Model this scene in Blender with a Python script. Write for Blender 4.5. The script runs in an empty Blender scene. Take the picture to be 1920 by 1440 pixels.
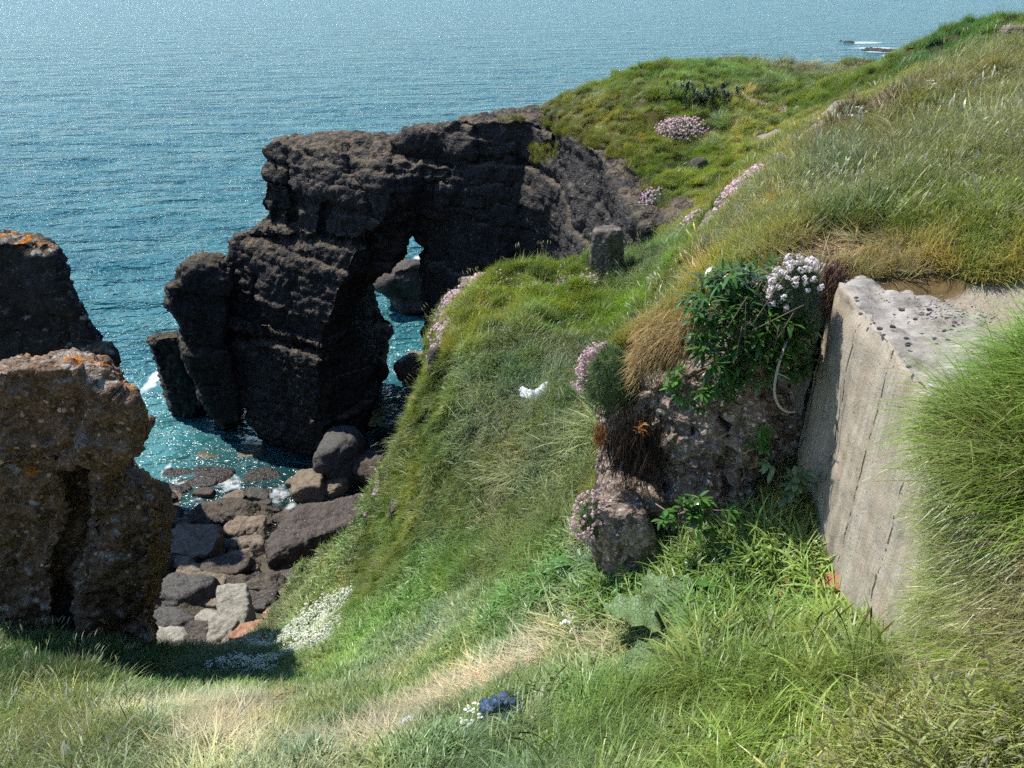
import bpy, math, random
import numpy as np
from mathutils import Vector, Matrix, Euler
from mathutils.bvhtree import BVHTree
random.seed(7); RNG = np.random.default_rng(7)
SC = bpy.context.scene; COL = SC.collection
R = math.radians
# ------------------------------------------------------------------ camera
FPX = 1442.0; PITCH = 28.4
cam_d = bpy.data.cameras.new("camera"); cam = bpy.data.objects.new("camera", cam_d); COL.objects.link(cam)
cam_d.sensor_width = 36.0; cam_d.lens = 36.0 * FPX / 1920.0
cam_d.clip_start = 0.05; cam_d.clip_end = 12000
cam.location = (0, 0, 0); cam.rotation_euler = (R(90 - PITCH), 0, 0)
SC.camera = cam
# ------------------------------------------------------------------ light
SUN_AZ = -58.0; SUN_EL = 57.0       # azimuth from +Y, negative = left
sdir = Vector((math.sin(R(SUN_AZ)) * math.cos(R(SUN_EL)), math.cos(R(SUN_AZ)) * math.cos(R(SUN_EL)), math.sin(R(SUN_EL))))
sun_d = bpy.data.lights.new("sun", 'SUN'); sun = bpy.data.objects.new("sun", sun_d); COL.objects.link(sun)
sun_d.energy = 4.6; sun_d.angle = R(0.53); sun_d.color = (1.0, 0.95, 0.88)
sun.rotation_euler = sdir.to_track_quat('Z', 'Y').to_euler()
world = bpy.data.worlds.new("World"); SC.world = world; world.use_nodes = True
wn = world.node_tree; wn.nodes.clear()
sky = wn.nodes.new('ShaderNodeTexSky'); sky.sky_type = 'NISHITA'; sky.sun_disc = False
sky.sun_elevation = R(SUN_EL); sky.sun_rotation = R(SUN_AZ); sky.air_density = 1.0; sky.dust_density = 0.0; sky.ozone_density = 2.0
bg = wn.nodes.new('ShaderNodeBackground'); bg.inputs[1].default_value = 0.12
wo = wn.nodes.new('ShaderNodeOutputWorld')
skm = wn.nodes.new('ShaderNodeMix'); skm.data_type = 'RGBA'; skm.blend_type = 'MULTIPLY'; skm.inputs[0].default_value = 1.0; skm.inputs[7].default_value = (.88, .98, 1.10, 1)
wn.links.new(sky.outputs[0], skm.inputs[6]); wn.links.new(skm.outputs[2], bg.inputs[0]); wn.links.new(bg.outputs[0], wo.inputs[0])
SC.view_settings.view_transform = 'Standard'; SC.view_settings.look = 'None'
SC.view_settings.exposure = 0.46; SC.view_settings.gamma = 1.0
SC.cycles.use_denoising = False
SC.cycles.use_adaptive_sampling = True; SC.cycles.adaptive_threshold = 0.03; SC.cycles.adaptive_min_samples = 16
SC.cycles.max_bounces = 4; SC.cycles.transparent_max_bounces = 6
SC.cycles.diffuse_bounces = 2; SC.cycles.glossy_bounces = 2; SC.cycles.transmission_bounces = 2
SC.cycles.caustics_reflective = False; SC.cycles.caustics_refractive = False
SC.render.use_persistent_data = False

# ------------------------------------------------------------------ pixel <-> place
CP, SP = math.cos(R(PITCH)), math.sin(R(PITCH))
SEA = -10.0
def ray(px, py):
    x = (px - 960) / FPX; v = (720 - py) / FPX
    return Vector((x, CP + SP * v, -SP + CP * v))
def atz(px, py, z): d = ray(px, py); return d * (z / d.z)
def aty(px, py, Y): d = ray(px, py); return d * (Y / d.y)
def project(P):
    P = np.asarray(P, float)
    dz = P[..., 1] * CP - P[..., 2] * SP
    up = P[..., 1] * SP + P[..., 2] * CP
    return 960 + FPX * P[..., 0] / dz, 720 - FPX * up / dz, dz

# ------------------------------------------------------------------ noise
def _h(ix, iy, iz, seed):
    with np.errstate(over='ignore'):
        h = (ix.astype(np.int64) * 374761393 + iy.astype(np.int64) * 668265263 + iz.astype(np.int64) * 2147483647 + seed * 974634777)
        h = h & 0xffffffff
        h = ((h ^ (h >> 13)) * 1274126177) & 0xffffffff
        h = ((h ^ (h >> 16)) * 2246822519) & 0xffffffff
        h = h ^ (h >> 15)
    return (h & 0xffffff).astype(np.float64) / 0xffffff
def vnoise(P, seed=0):
    P = np.asarray(P, float); i = np.floor(P).astype(np.int64); f = P - i
    u = f * f * f * (f * (f * 6 - 15) + 10); out = 0
    for dx in (0, 1):
        wx = u[:, 0] if dx else 1 - u[:, 0]
        for dy in (0, 1):
            wy = u[:, 1] if dy else 1 - u[:, 1]
            for dz in (0, 1):
                wz = u[:, 2] if dz else 1 - u[:, 2]
                out = out + wx * wy * wz * _h(i[:, 0] + dx, i[:, 1] + dy, i[:, 2] + dz, seed)
    return out * 2 - 1
def fbm(P, octs=4, seed=0, gain=0.5):
    P = np.asarray(P, float); a = 1.0; s = 0; t = 0
    for o in range(octs):
        s = s + a * vnoise(P * (2.03 ** o) + 17.3 * o, seed + o); t += a; a *= gain
    return s / t * 1.6
def n2(x, y, sc, seed=0, octs=3):
    x = np.asarray(x, float); y = np.asarray(y, float)
    sh = x.shape; P = np.stack([x.ravel() * sc, y.ravel() * sc, np.full(x.size, 0.5)], 1)
    return fbm(P, octs, seed).reshape(sh)
def voro(P, seed=0):
    P = np.asarray(P, float); i = np.floor(P).astype(np.int64)
    f1 = np.full(len(P), 9.0); f2 = np.full(len(P), 9.0); cid = np.zeros(len(P))
    for dx in (-1, 0, 1):
        for dy in (-1, 0, 1):
            for dz in (-1, 0, 1):
                cx, cy, cz = i[:, 0] + dx, i[:, 1] + dy, i[:, 2] + dz
                r = _h(cx, cy, cz, seed)
                q = np.stack([cx + _h(cx, cy, cz, seed + 1), cy + _h(cx, cy, cz, seed + 2), cz + _h(cx, cy, cz, seed + 3)], 1)
                d = np.sqrt(((P - q) ** 2).sum(1))
                n = d < f1
                f2 = np.where(n, f1, np.minimum(f2, d)); cid = np.where(n, r, cid); f1 = np.where(n, d, f1)
    return f1, f2, cid
def sstep(a, b, x):
    t = np.clip((x - a) / (b - a), 0, 1); return t * t * (3 - 2 * t)

# ------------------------------------------------------------------ mesh helpers
def mesh(name, V, F, mat=None, smooth=True):
    me = bpy.data.meshes.new(name)
    V = np.asarray(V, dtype=np.float32)
    if isinstance(F, np.ndarray):
        k = F.shape[1]; me.vertices.add(len(V)); me.vertices.foreach_set('co', V.ravel())
        me.loops.add(F.size); me.loops.foreach_set('vertex_index', F.astype(np.int32).ravel())
        me.polygons.add(len(F)); me.polygons.foreach_set('loop_start', np.arange(0, F.size, k, dtype=np.int32))
        try: me.polygons.foreach_set('loop_total', np.full(len(F), k, dtype=np.int32))
        except Exception: pass
        me.update(calc_edges=True); me.validate()
    else:
        me.from_pydata([tuple(v) for v in V], [], F); me.update()
    if smooth: me.polygons.foreach_set('use_smooth', np.ones(len(me.polygons), dtype=bool))
    if mat: me.materials.append(mat)
    return me
def obj(name, me, parent=None, loc=None):
    o = bpy.data.objects.new(name, me); COL.objects.link(o)
    if loc is not None: o.location = loc
    if parent: o.parent = parent
    return o
def empty(name, loc):
    o = bpy.data.objects.new(name, None); COL.objects.link(o); o.location = loc; o.empty_display_size = .05; return o
def tag(o, label=None, cat=None, group=None, kind=None):
    if label: o['label'] = label
    if cat: o['category'] = cat
    if group: o['group'] = group
    if kind: o['kind'] = kind
    return o
def fattr(me, name, arr, dom='POINT'):
    a = me.attributes.new(name, 'FLOAT', dom); a.data.foreach_set('value', np.asarray(arr, dtype=np.float32))
def cattr(me, name, arr, dom='POINT'):
    arr = np.asarray(arr, dtype=np.float32)
    if arr.shape[1] == 3: arr = np.concatenate([arr, np.ones((len(arr), 1), np.float32)], 1)
    a = me.attributes.new(name, 'FLOAT_COLOR', dom); a.data.foreach_set('color', arr.ravel())
class MB:
    def __init__(s): s.V = []; s.F = []; s.C = []; s.n = 0
    def add(s, V, F, c=None):
        V = [tuple(v) for v in V]; s.V += V; s.F += [tuple(i + s.n for i in f) for f in F]; s.n += len(V)
        s.C += [c if c is not None else 0.5] * len(V)
    def mesh(s, name, mat, smooth=True):
        me = mesh(name, s.V, s.F, mat, smooth); fattr(me, 'tint', s.C); return me
    def build(s, name, mat, parent=None, loc=None, smooth=True): return obj(name, s.mesh(name, mat, smooth), parent, loc)
def tube(mb, pts, rad, n=6, c=None):
    pts = [Vector(p) for p in pts]; m = len(pts); rr = rad if hasattr(rad, '__len__') else [rad * (1 - .6 * i / (m - 1)) for i in range(m)]
    V = []; F = []
    for i, p in enumerate(pts):
        t = (pts[min(i + 1, m - 1)] - pts[max(i - 1, 0)]).normalized()
        a = t.orthogonal().normalized() if i == 0 else (a - t * a.dot(t)).normalized()
        b = t.cross(a)
        for k in range(n):
            q = 2 * math.pi * k / n; V.append(p + (a * math.cos(q) + b * math.sin(q)) * rr[i])
    for i in range(m - 1):
        for k in range(n): F.append((i * n + k, i * n + (k + 1) % n, (i + 1) * n + (k + 1) % n, (i + 1) * n + k))
    F.append(tuple(range(n - 1, -1, -1))); F.append(tuple((m - 1) * n + k for k in range(n)))
    mb.add(V, F, c)
def remesh(V, F, voxel, smooth_it=3):
    me = bpy.data.meshes.new('tmp'); me.from_pydata([tuple(v) for v in V], [], F); me.update()
    o = bpy.data.objects.new('tmp', me); COL.objects.link(o)
    m = o.modifiers.new('r', 'REMESH'); m.mode = 'VOXEL'; m.voxel_size = voxel
    if smooth_it:
        s = o.modifiers.new('s', 'SMOOTH'); s.iterations = smooth_it; s.factor = 0.6
    dg = bpy.context.evaluated_depsgraph_get(); dg.update(); e = o.evaluated_get(dg); em = e.to_mesh()
    n = len(em.vertices); co = np.empty(n * 3, np.float32); em.vertices.foreach_get('co', co)
    lv = np.empty(len(em.loops), np.int32); em.loops.foreach_get('vertex_index', lv)
    tot = np.empty(len(em.polygons), np.int32); em.polygons.foreach_get('loop_total', tot)
    assert (tot == 4).all()
    Fq = lv.reshape(-1, 4).copy(); e.to_mesh_clear()
    bpy.data.objects.remove(o); bpy.data.meshes.remove(me)
    return co.reshape(-1, 3).astype(float), Fq
def vnormals(V, F):
    a = V[F[:, 2]] - V[F[:, 0]]; b = V[F[:, 3]] - V[F[:, 1]] if F.shape[1] == 4 else V[F[:, 1]] - V[F[:, 0]]
    n = np.cross(a, b) if F.shape[1] == 4 else np.cross(b, a)
    N = np.zeros_like(V)
    for k in range(F.shape[1]): np.add.at(N, F[:, k], n)
    return N / (np.linalg.norm(N, axis=1, keepdims=True) + 1e-12)
def rings(rs):
    """closed solid from a stack of rings with the same vertex count"""
    n = len(rs[0]); V = [p for r in rs for p in r]; F = []
    for i in range(len(rs) - 1):
        for k in range(n): F.append((i * n + k, i * n + (k + 1) % n, (i + 1) * n + (k + 1) % n, (i + 1) * n + k))
    F.append(tuple(range(n - 1, -1, -1))); F.append(tuple((len(rs) - 1) * n + k for k in range(n)))
    return V, F
def fix_out(V, F):
    import bmesh
    bm = bmesh.new(); vs = [bm.verts.new(v) for v in V]
    for f in F:
        try: bm.faces.new([vs[i] for i in f])
        except ValueError: pass
    bmesh.ops.recalc_face_normals(bm, faces=bm.faces[:]); bmesh.ops.triangulate(bm, faces=bm.faces[:])
    bm.verts.index_update()
    r = [tuple(v.co) for v in bm.verts], [tuple(v.index for v in f.verts) for f in bm.faces]; bm.free(); return r
def union(solids):
    V = []; F = []
    for v, f in solids:
        v, f = fix_out(v, f); n = len(V); V += v; F += [tuple(i + n for i in q) for q in f]
    return V, F
def slab_px(poly, Y0, Y1, inset=.12, drift=(0, 0), tilt=0.0, lean=.75):
    """upright block whose seen outline is given in photo pixels at distance Y0, Y1 metres deep; real thickness, rounded both ends"""
    pts = [aty(x, y, Y0 + tilt * 0) for x, y in poly]
    c = sum(pts, Vector()) / len(pts); out = []
    D = Y1 - Y0; k = Y1 / Y0 - 1
    xe = max(p.x for p in pts); xm = min(p.x for p in pts)
    if drift == (0, 0): drift = (1.03 * xe * k if xe < 0 else (1.03 * xm * k if xm > 0 else 0), max(p.z for p in pts) * k * lean)
    for f, s in ((0.0, 1 - inset), (0.12, 1.0), (0.7, 1.0), (1.0, 1 - inset * 2)):
        out.append([Vector((c.x + (p.x - c.x) * s + drift[0] * f, Y0 + D * f, c.z + (p.z - c.z) * s + drift[1] * f)) for p in pts])
    return rings(out)
def foot(base, top, zb, zt):
    """block from a footprint at the bottom and one at the top (same count); z may be lists"""
    n = len(base); zb = zb if hasattr(zb, '__len__') else [zb] * n; zt = zt if hasattr(zt, '__len__') else [zt] * n
    r0 = [(x, y, z) for (x, y), z in zip(base, zb)]; r1 = [(x, y, z) for (x, y), z in zip(top, zt)]
    rm = [tuple((a * .5 + b * .5) for a, b in zip(p, q)) for p, q in zip(r0, r1)]
    return rings([r0, rm, r1])

# ------------------------------------------------------------------ node helpers
def lin(r, g, b):
    f = lambda c: (c / 255 / 12.92) if c / 255 <= .04045 else ((c / 255 + .055) / 1.055) ** 2.4
    return (f(r), f(g), f(b))
class NT:
    def __init__(s, name):
        s.m = bpy.data.materials.new(name); s.m.use_nodes = True; s.t = s.m.node_tree; s.t.nodes.clear()
        s.out = s.N('ShaderNodeOutputMaterial'); s.co = s.N('ShaderNodeTexCoord').outputs['Object']
    def N(s, typ, **k):
        n = s.t.nodes.new(typ)
        for a, b in k.items(): setattr(n, a, b)
        return n
    def L(s, a, b): s.t.links.new(a, b)
    def set(s, sock, v):
        if hasattr(v, 'links') or isinstance(v, bpy.types.NodeSocket): s.L(v, sock)
        elif isinstance(v, tuple) and len(v) == 3 and sock.type == 'RGBA': sock.default_value = (*v, 1)
        else: sock.default_value = v
    def noise(s, scale, detail=4, rough=.6, vec=None, dist=0.0):
        n = s.N('ShaderNodeTexNoise'); n.inputs['Scale'].default_value = scale; n.inputs['Detail'].default_value = detail
        n.inputs['Roughness'].default_value = rough; n.inputs['Distortion'].default_value = dist
        s.L(vec or s.co, n.inputs['Vector']); return n.outputs['Fac']
    def voronoi(s, scale, feature='F1', vec=None, out='Distance', rand=1.0):
        n = s.N('ShaderNodeTexVoronoi'); n.feature = feature; n.inputs['Scale'].default_value = scale; n.inputs['Randomness'].default_value = rand
        s.L(vec or s.co, n.inputs['Vector']); return n.outputs[out]
    def scale(s, sc, vec=None):
        n = s.N('ShaderNodeMapping'); n.inputs['Scale'].default_value = sc; s.L(vec or s.co, n.inputs['Vector']); return n.outputs[0]
    def math(s, op, a, b=0.0, c=None, clamp=False):
        n = s.N('ShaderNodeMath', operation=op, use_clamp=clamp); s.set(n.inputs[0], a); s.set(n.inputs[1], b)
        if c is not None: s.set(n.inputs[2], c)
        return n.outputs[0]
    def ramp(s, f, a, b, lo=0.0, hi=1.0):
        n = s.N('ShaderNodeMapRange', interpolation_type='SMOOTHSTEP'); s.L(f, n.inputs[0])
        for i, v in zip((1, 2, 3, 4), (a, b, lo, hi)): n.inputs[i].default_value = v
        return n.outputs[0]
    def mix(s, f, a, b, mode='MIX'):
        n = s.N('ShaderNodeMix', data_type='RGBA', blend_type=mode); s.set(n.inputs[0], f); s.set(n.inputs[6], a); s.set(n.inputs[7], b); return n.outputs[2]
    def attr(s, name, typ='GEOMETRY', out='Fac'):
        n = s.N('ShaderNodeAttribute', attribute_name=name, attribute_type=typ); return n.outputs[out]
    def bump(s, h, dist=.02, strength=1.0, prev=None):
        n = s.N('ShaderNodeBump'); n.inputs['Distance'].default_value = dist; n.inputs['Strength'].default_value = strength
        s.L(h, n.inputs['Height'])
        if prev: s.L(prev, n.inputs['Normal'])
        return n.outputs[0]
    def nz(s):
        g = s.N('ShaderNodeNewGeometry'); x = s.N('ShaderNodeSeparateXYZ'); s.L(g.outputs['Normal'], x.inputs[0]); return x.outputs[2]
    def pz(s, axis=2):
        x = s.N('ShaderNodeSeparateXYZ'); s.L(s.co, x.inputs[0]); return x.outputs[axis]
    def bsdf(s, col, rough=.8, normal=None, spec=.3, **k):
        n = s.N('ShaderNodeBsdfPrincipled'); s.set(n.inputs['Base Color'], col); s.set(n.inputs['Roughness'], rough)
        n.inputs['Specular IOR Level'].default_value = spec
        if normal: s.L(normal, n.inputs['Normal'])
        for a, b in k.items(): s.set(n.inputs[a.replace('_', ' ')], b)
        return n.outputs[0]
    def done(s, sh): s.L(sh, s.out.inputs[0]); return s.m

# ------------------------------------------------------------------ materials
def rock_mat(name, dark, mid, light, top, spots=.35, pebble=(9, 26), bump=.05, topamt=.8, lichen=0.0, rough=.85, wet=None, strata=3.0, topr=(.35, .9)):
    t = NT(name)
    n1 = t.noise(1.3, 2, .65); n2_ = t.noise(7, 4, .7); n3 = t.noise(38, 2, .7)
    c = t.mix(t.ramp(n2_, .3, .7), dark, mid)
    c = t.mix(t.ramp(n3, .45, .75), c, light)
    v = t.N('ShaderNodeTexVoronoi'); v.inputs['Scale'].default_value = pebble[1]; t.L(t.co, v.inputs['Vector'])
    sx = t.N('ShaderNodeSeparateColor'); t.L(v.outputs['Color'], sx.inputs[0])
    peb = t.math('MULTIPLY', t.ramp(sx.outputs[0], 1 - spots * .35, 1.0), t.ramp(v.outputs['Distance'], .42, .25))
    c = t.mix(t.math('MULTIPLY', peb, .75), c, tuple(min(1, x * 2.6 + .03) for x in light))
    if topamt:
        m = t.math('MULTIPLY', t.ramp(t.nz(), *topr), t.ramp(t.noise(3.1, 3, .7), .35, .6))
        c = t.mix(t.math('MULTIPLY', m, topamt), c, top)
    if lichen:
        m = t.math('MULTIPLY', t.ramp(t.nz(), .45, .8), t.ramp(t.noise(1.7, 4, .65, t.scale((1, 1, 1.3))), .56 - lichen * .06, .60))
        c = t.mix(m, c, t.mix(t.noise(30, 3), lin(120, 75, 25), lin(222, 135, 30)))
        m = t.math('MULTIPLY', t.ramp(t.nz(), .2, .7), t.ramp(t.noise(5.5, 5, .7), .52, .60))
        c = t.mix(t.math('MULTIPLY', m, .7), c, lin(176, 170, 160))
    h = t.math('ADD', t.math('MULTIPLY', t.voronoi(pebble[0]), .5), t.math('MULTIPLY', t.math('SUBTRACT', 1.0, v.outputs['Distance']), .25))
    h = t.math('ADD', h, t.math('MULTIPLY', n2_, .8)); h = t.math('ADD', h, t.math('MULTIPLY', n3, .35))
    if strata: h = t.math('ADD', h, t.math('MULTIPLY', t.noise(strata, 3, .65, t.scale((.35, .35, 3.2))), 1.0))
    ro = rough
    if wet is not None:
        w = t.ramp(t.math('ADD', t.pz(), t.math('MULTIPLY', n1, .8)), wet + .9, wet + .3)
        c = t.mix(t.math('MULTIPLY', w, .55), c, tuple(x * .35 for x in dark)); ro = t.math('SUBTRACT', rough, t.math('MULTIPLY', w, .45))
    return t.done(t.bsdf(c, ro, t.bump(h, bump), .3))
def leaf_mat(name, col=None, rough=.45, trans=.3, inst=False, spec=.35, var=.35, tip=None):
    t = NT(name)
    base = t.attr('col', 'INSTANCER', 'Color') if inst else (col + (1,))
    ti = t.attr('tint')
    if not inst:
        rgb = t.N('ShaderNodeRGB'); rgb.outputs[0].default_value = base; base = rgb.outputs[0]
    hs = t.N('ShaderNodeHueSaturation'); t.L(base, hs.inputs['Color'])
    t.L(t.math('MULTIPLY_ADD', ti, var * 2, 1 - var), hs.inputs['Value'])
    t.L(t.math('MULTIPLY_ADD', ti, .03, .485), hs.inputs['Hue'])
    c = hs.outputs[0]
    if tip: c = t.mix(t.ramp(ti, .78, .95), c, tip)
    a = t.bsdf(c, rough, None, spec)
    b = t.N('ShaderNodeBsdfTranslucent'); t.L(t.mix(1.0, c, (1.0, 1.05, .55), 'MULTIPLY'), b.inputs[0])
    mx = t.N('ShaderNodeMixShader'); mx.inputs[0].default_value = trans; t.L(a, mx.inputs[1]); t.L(b.outputs[0], mx.inputs[2])
    return t.done(mx.outputs[0])
def plain(name, col, rough=.7, var=.3, scale=20, bump=.003, spec=.3, **k):
    t = NT(name); n = t.noise(scale, 5, .65)
    c = t.mix(n, tuple(x * (1 - var) for x in col), tuple(min(1, x * (1 + var)) for x in col))
    return t.done(t.bsdf(c, rough, t.bump(n, bump), spec, **k))

M_CLIFF = rock_mat('cliff_rock', (.014, .013, .012), (.043, .040, .037), (.092, .084, .075), (.17, .13, .085), spots=.5, pebble=(7, 22), bump=.09, topamt=.9, wet=SEA, topr=(.45, .9))
M_LEG = M_CLIFF
M_BLACK = rock_mat('black_rock', (.012, .012, .012), (.036, .034, .033), (.085, .079, .072), (.16, .12, .06), spots=.3, pebble=(8, 24), bump=.06, topamt=.6, wet=SEA)
M_BLACKL = rock_mat('lichened_black_rock', (.010, .010, .009), (.030, .027, .024), (.07, .064, .056), (.16, .12, .06), spots=.3, pebble=(8, 24), bump=.06, topamt=.6, wet=SEA, lichen=.3)
M_BROWN = rock_mat('brown_conglomerate', (.050, .029, .015), (.19, .105, .055), (.32, .20, .12), (.21, .165, .12), spots=.6, pebble=(8, 19), bump=.06, topamt=.9, lichen=1.0, strata=0)
M_BANK = rock_mat('bank_rock', (.065, .044, .035), (.25, .185, .145), (.47, .39, .32), (.2, .15, .1), spots=.7, pebble=(14, 42), bump=.03, topamt=.3, strata=8)
M_TAN = rock_mat('tan_boulder', (.10, .075, .05), (.20, .16, .115), (.30, .25, .19), (.26, .21, .15), spots=.1, pebble=(14, 50), bump=.025, topamt=.5, strata=0)
M_GREY = rock_mat('grey_boulder', (.036, .035, .032), (.082, .080, .074), (.17, .165, .15), (.13, .12, .10), spots=.2, pebble=(20, 60), bump=.02, topamt=.3, strata=0)
M_DARKB = rock_mat('dark_boulder', (.028, .024, .019), (.085, .070, .054), (.17, .145, .112), (.12, .095, .07), spots=.4, pebble=(12, 40), bump=.03, topamt=.6, strata=0)
M_PINK = rock_mat('rubbly_boulder', (.026, .022, .018), (.058, .049, .041), (.17, .14, .118), (.11, .09, .075), spots=.9, pebble=(14, 30), bump=.03, topamt=.7, strata=0)
M_PALE = rock_mat('pale_stone', (.18, .17, .13), (.30, .29, .235), (.44, .42, .36), (.36, .34, .27), spots=.1, pebble=(14, 60), bump=.015, topamt=.3, strata=0)
M_RUST = rock_mat('orange_stone', (.22, .10, .055), (.38, .19, .11), (.48, .30, .2), (.5, .34, .22), spots=.2, pebble=(12, 40), bump=.015, topamt=.3, strata=0)
M_WETB = rock_mat('wet_boulder', (.012, .010, .008), (.035, .028, .022), (.08, .065, .05), (.05, .04, .03), spots=.3, pebble=(12, 40), bump=.04, topamt=.2, strata=0, rough=.35)
# ================================================================== TERRAIN
CTRL = [(960,1440,-2.55),(940,1345,-2.7),(650,1400,-3.0),(300,1400,-3.35),(0,1440,-3.5),(0,1250,-4.5),(130,1210,-5.0),(300,1230,-5.25),
 (450,1210,-6.0),(560,1180,-5.6),(600,1280,-4.5),(520,1120,-6.4),(650,1080,-5.45),(700,1150,-4.75),(750,1000,-4.6),(720,950,-4.7),(800,900,-3.9),
 (780,800,-3.8),(820,700,-3.35),(900,800,-3.3),(1000,850,-3.05),(1100,850,-2.9),(950,950,-3.5),(1050,1000,-3.0),(850,1100,-3.95),(1000,1130,-3.1),
 (850,1250,-3.5),(1150,1200,-2.7),(1250,1130,-2.5),(1400,1080,-2.3),(1500,1100,-2.24),(1590,1170,-2.14),(1560,1260,-2.02),(1400,1250,-2.16),(1200,1350,-2.3),
 (1500,1350,-1.95),(1700,1300,-1.78),(1400,1440,-1.95),(1700,1440,-1.68),(1900,1400,-1.5),(450,1330,-3.85),
 (930,500,-2.85),(1130,510,-2.75),(1000,560,-2.85),(1200,560,-2.62),(850,600,-3.1),(900,700,-3.05),(1000,750,-2.98),(1100,650,-2.8),(1200,640,-2.62)]
SHARED = [(1350,350,-2.4),(1450,270,-2.1),(1550,200,-2.0),(1650,150,-1.8),(1300,300,-2.5),(1280,240,-2.3),(1180,200,-2.15),(1300,136,-1.84),
 (1250,134,-1.88),(1500,128,-2.15),(1640,117,-2.25),(1040,208,-2.6),(1100,198,-2.36),(1150,168,-2.18),(1200,140,-2.02),(1400,350,-1.6),(1400,400,-1.4),(1550,250,-1.12),(1700,163,-.86),(1900,106,-.68),(1800,84,-.98),
 (1720,86,-1.1),(1180,270,-2.4),(1230,330,-2.5),(1290,400,-2.62),(1250,455,-2.68),(1400,200,-2.1),(1110,235,-2.5)]
UP = [(1800,600,-1.17),(1900,620,-1.14),(1650,480,-1.1),(1900,450,-.95),(1900,300,-.88),(1850,200,-.8),(1920,125,-.72),(1700,300,-1.0),(1350,450,-1.45),
 (1450,400,-1.25),(1550,480,-1.14),(1450,520,-1.25),(1300,595,-1.5),(1200,640,-1.68),(1140,680,-1.8),(1750,700,-1.18),(1550,380,-1.15)]
def c3(l): return [tuple(atz(*c)) for c in l]
EX1 = [(1.6,1.15,-1.32),(1.32,1.2,-1.58),(2.2,1.0,-1.2),(-6,0,-4.0),(-8,4,-5),(-9,8,-7),(0,0,-1.9),(1.0,.4,-1.6),(3,-1,-1.4),(-2,0,-2.8),(26,10,-1.6),(26,22,-2.4),(14,16,-1.6),(16,23,-2.6),(5,20.5,-2.0),(9,3,-.85),(9,-1,-1.1),(20,0,-1)]
A1 = np.array(c3(CTRL + SHARED) + EX1)
EX2 = [(1.75,1.95,-1.02),(1.6,1.5,-1.03),(2.2,1.8,-.97),(1.0,.4,-1.5),(1.6,.8,-1.22),(3,1,-.95),(3,-1,-1.2),(.3,3.55,-1.95),(.6,4.3,-2.7),(.75,4.3,-2.45),(1.2,4.7,-1.62),(1.02,4.0,-1.56),(.8,3.8,-1.7),(.85,4.9,-2.65),(1.0,5.5,-2.6)] + EX1[10:]
A2 = np.array(c3(SHARED + UP) + EX2)
class TPS:
    def __init__(s, P, lam=.02):
        s.c = P[:, :2]; n = len(P)
        d = np.linalg.norm(s.c[:, None] - s.c[None], axis=2); K = s.k(d) + lam * np.eye(n)
        Q = np.c_[np.ones(n), s.c]; M = np.block([[K, Q], [Q.T, np.zeros((3, 3))]])
        s.w = np.linalg.solve(M, np.r_[P[:, 2], 0, 0, 0])
    def k(s, d): return d * d * np.log(d + 1e-9)
    def __call__(s, x, y):
        sh = np.shape(x); x = np.ravel(x); y = np.ravel(y); out = np.empty(len(x)); n = len(s.c)
        for i in range(0, len(x), 40000):
            a, b = x[i:i + 40000], y[i:i + 40000]
            d = np.sqrt((a[:, None] - s.c[:, 0]) ** 2 + (b[:, None] - s.c[:, 1]) ** 2)
            out[i:i + 40000] = s.k(d) @ s.w[:n] + s.w[n] + s.w[n + 1] * a + s.w[n + 2] * b
        return out.reshape(sh)
H1, H2 = TPS(A1), TPS(A2)
def sdist(poly, x, y):
    """signed distance to polygon, negative inside"""
    sh = np.shape(x); x = np.ravel(x).astype(float); y = np.ravel(y).astype(float); P = np.asarray(poly, float); n = len(P)
    d = np.full(len(x), 1e9); ins = np.zeros(len(x), bool)
    for i in range(n):
        ax, ay = P[i]; bx, by = P[(i + 1) % n]; ex, ey = bx - ax, by - ay
        t = np.clip(((x - ax) * ex + (y - ay) * ey) / (ex * ex + ey * ey + 1e-12), 0, 1)
        d = np.minimum(d, np.hypot(x - ax - t * ex, y - ay - t * ey))
        c = (ay > y) != (by > y)
        with np.errstate(divide='ignore', invalid='ignore'): xi = (bx - ax) * (y - ay) / (by - ay + 1e-15) + ax
        ins ^= c & (x < xi)
    return np.where(ins, -d, d).reshape(sh)
SH = [(265,1210,-5.2),(330,1238,-5.35),(400,1228,-5.85),(480,1190,-6.2),(530,1135,-6.4),(560,1100,-6.3),(640,1050,-5.6),(690,985,-5.2),(700,940,-4.95),(735,880,-4.5),
 (765,800,-4.0),(790,760,-3.85),(812,700,-3.45),(818,640,-3.3),(835,590,-3.15),(860,530,-3.0),(930,500,-2.85),(1080,488,-2.75),(1180,473,-2.7),(1235,462,-2.67),
 (1275,425,-2.62),(1250,350,-2.5),(1225,320,-2.46),(1180,275,-2.4),(1110,238,-2.5),(1040,213,-2.6)]
LAND = [(-12, 5.3)] + [tuple(atz(*c))[:2] for c in SH] + [(.6,17.2),(1.9,18.6),(3.9,19.5),(7.5,20.9),(10.5,22.4),(14,24),(22,25),(30,24),(30,-4),(-12,-4)]
UPOLY = [(1.45,1.25),(1.42,1.5),(1.50,2.9),(1.42,3.12),(1.15,3.14),(.95,3.2),(.62,3.3),(.5,3.36),(.47,3.5),(.75,3.8),(.92,4.2),(1.08,4.75),(1.35,5.4),(3,6.2),(9,6),(9,1.2),(1.6,1.2)]
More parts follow.
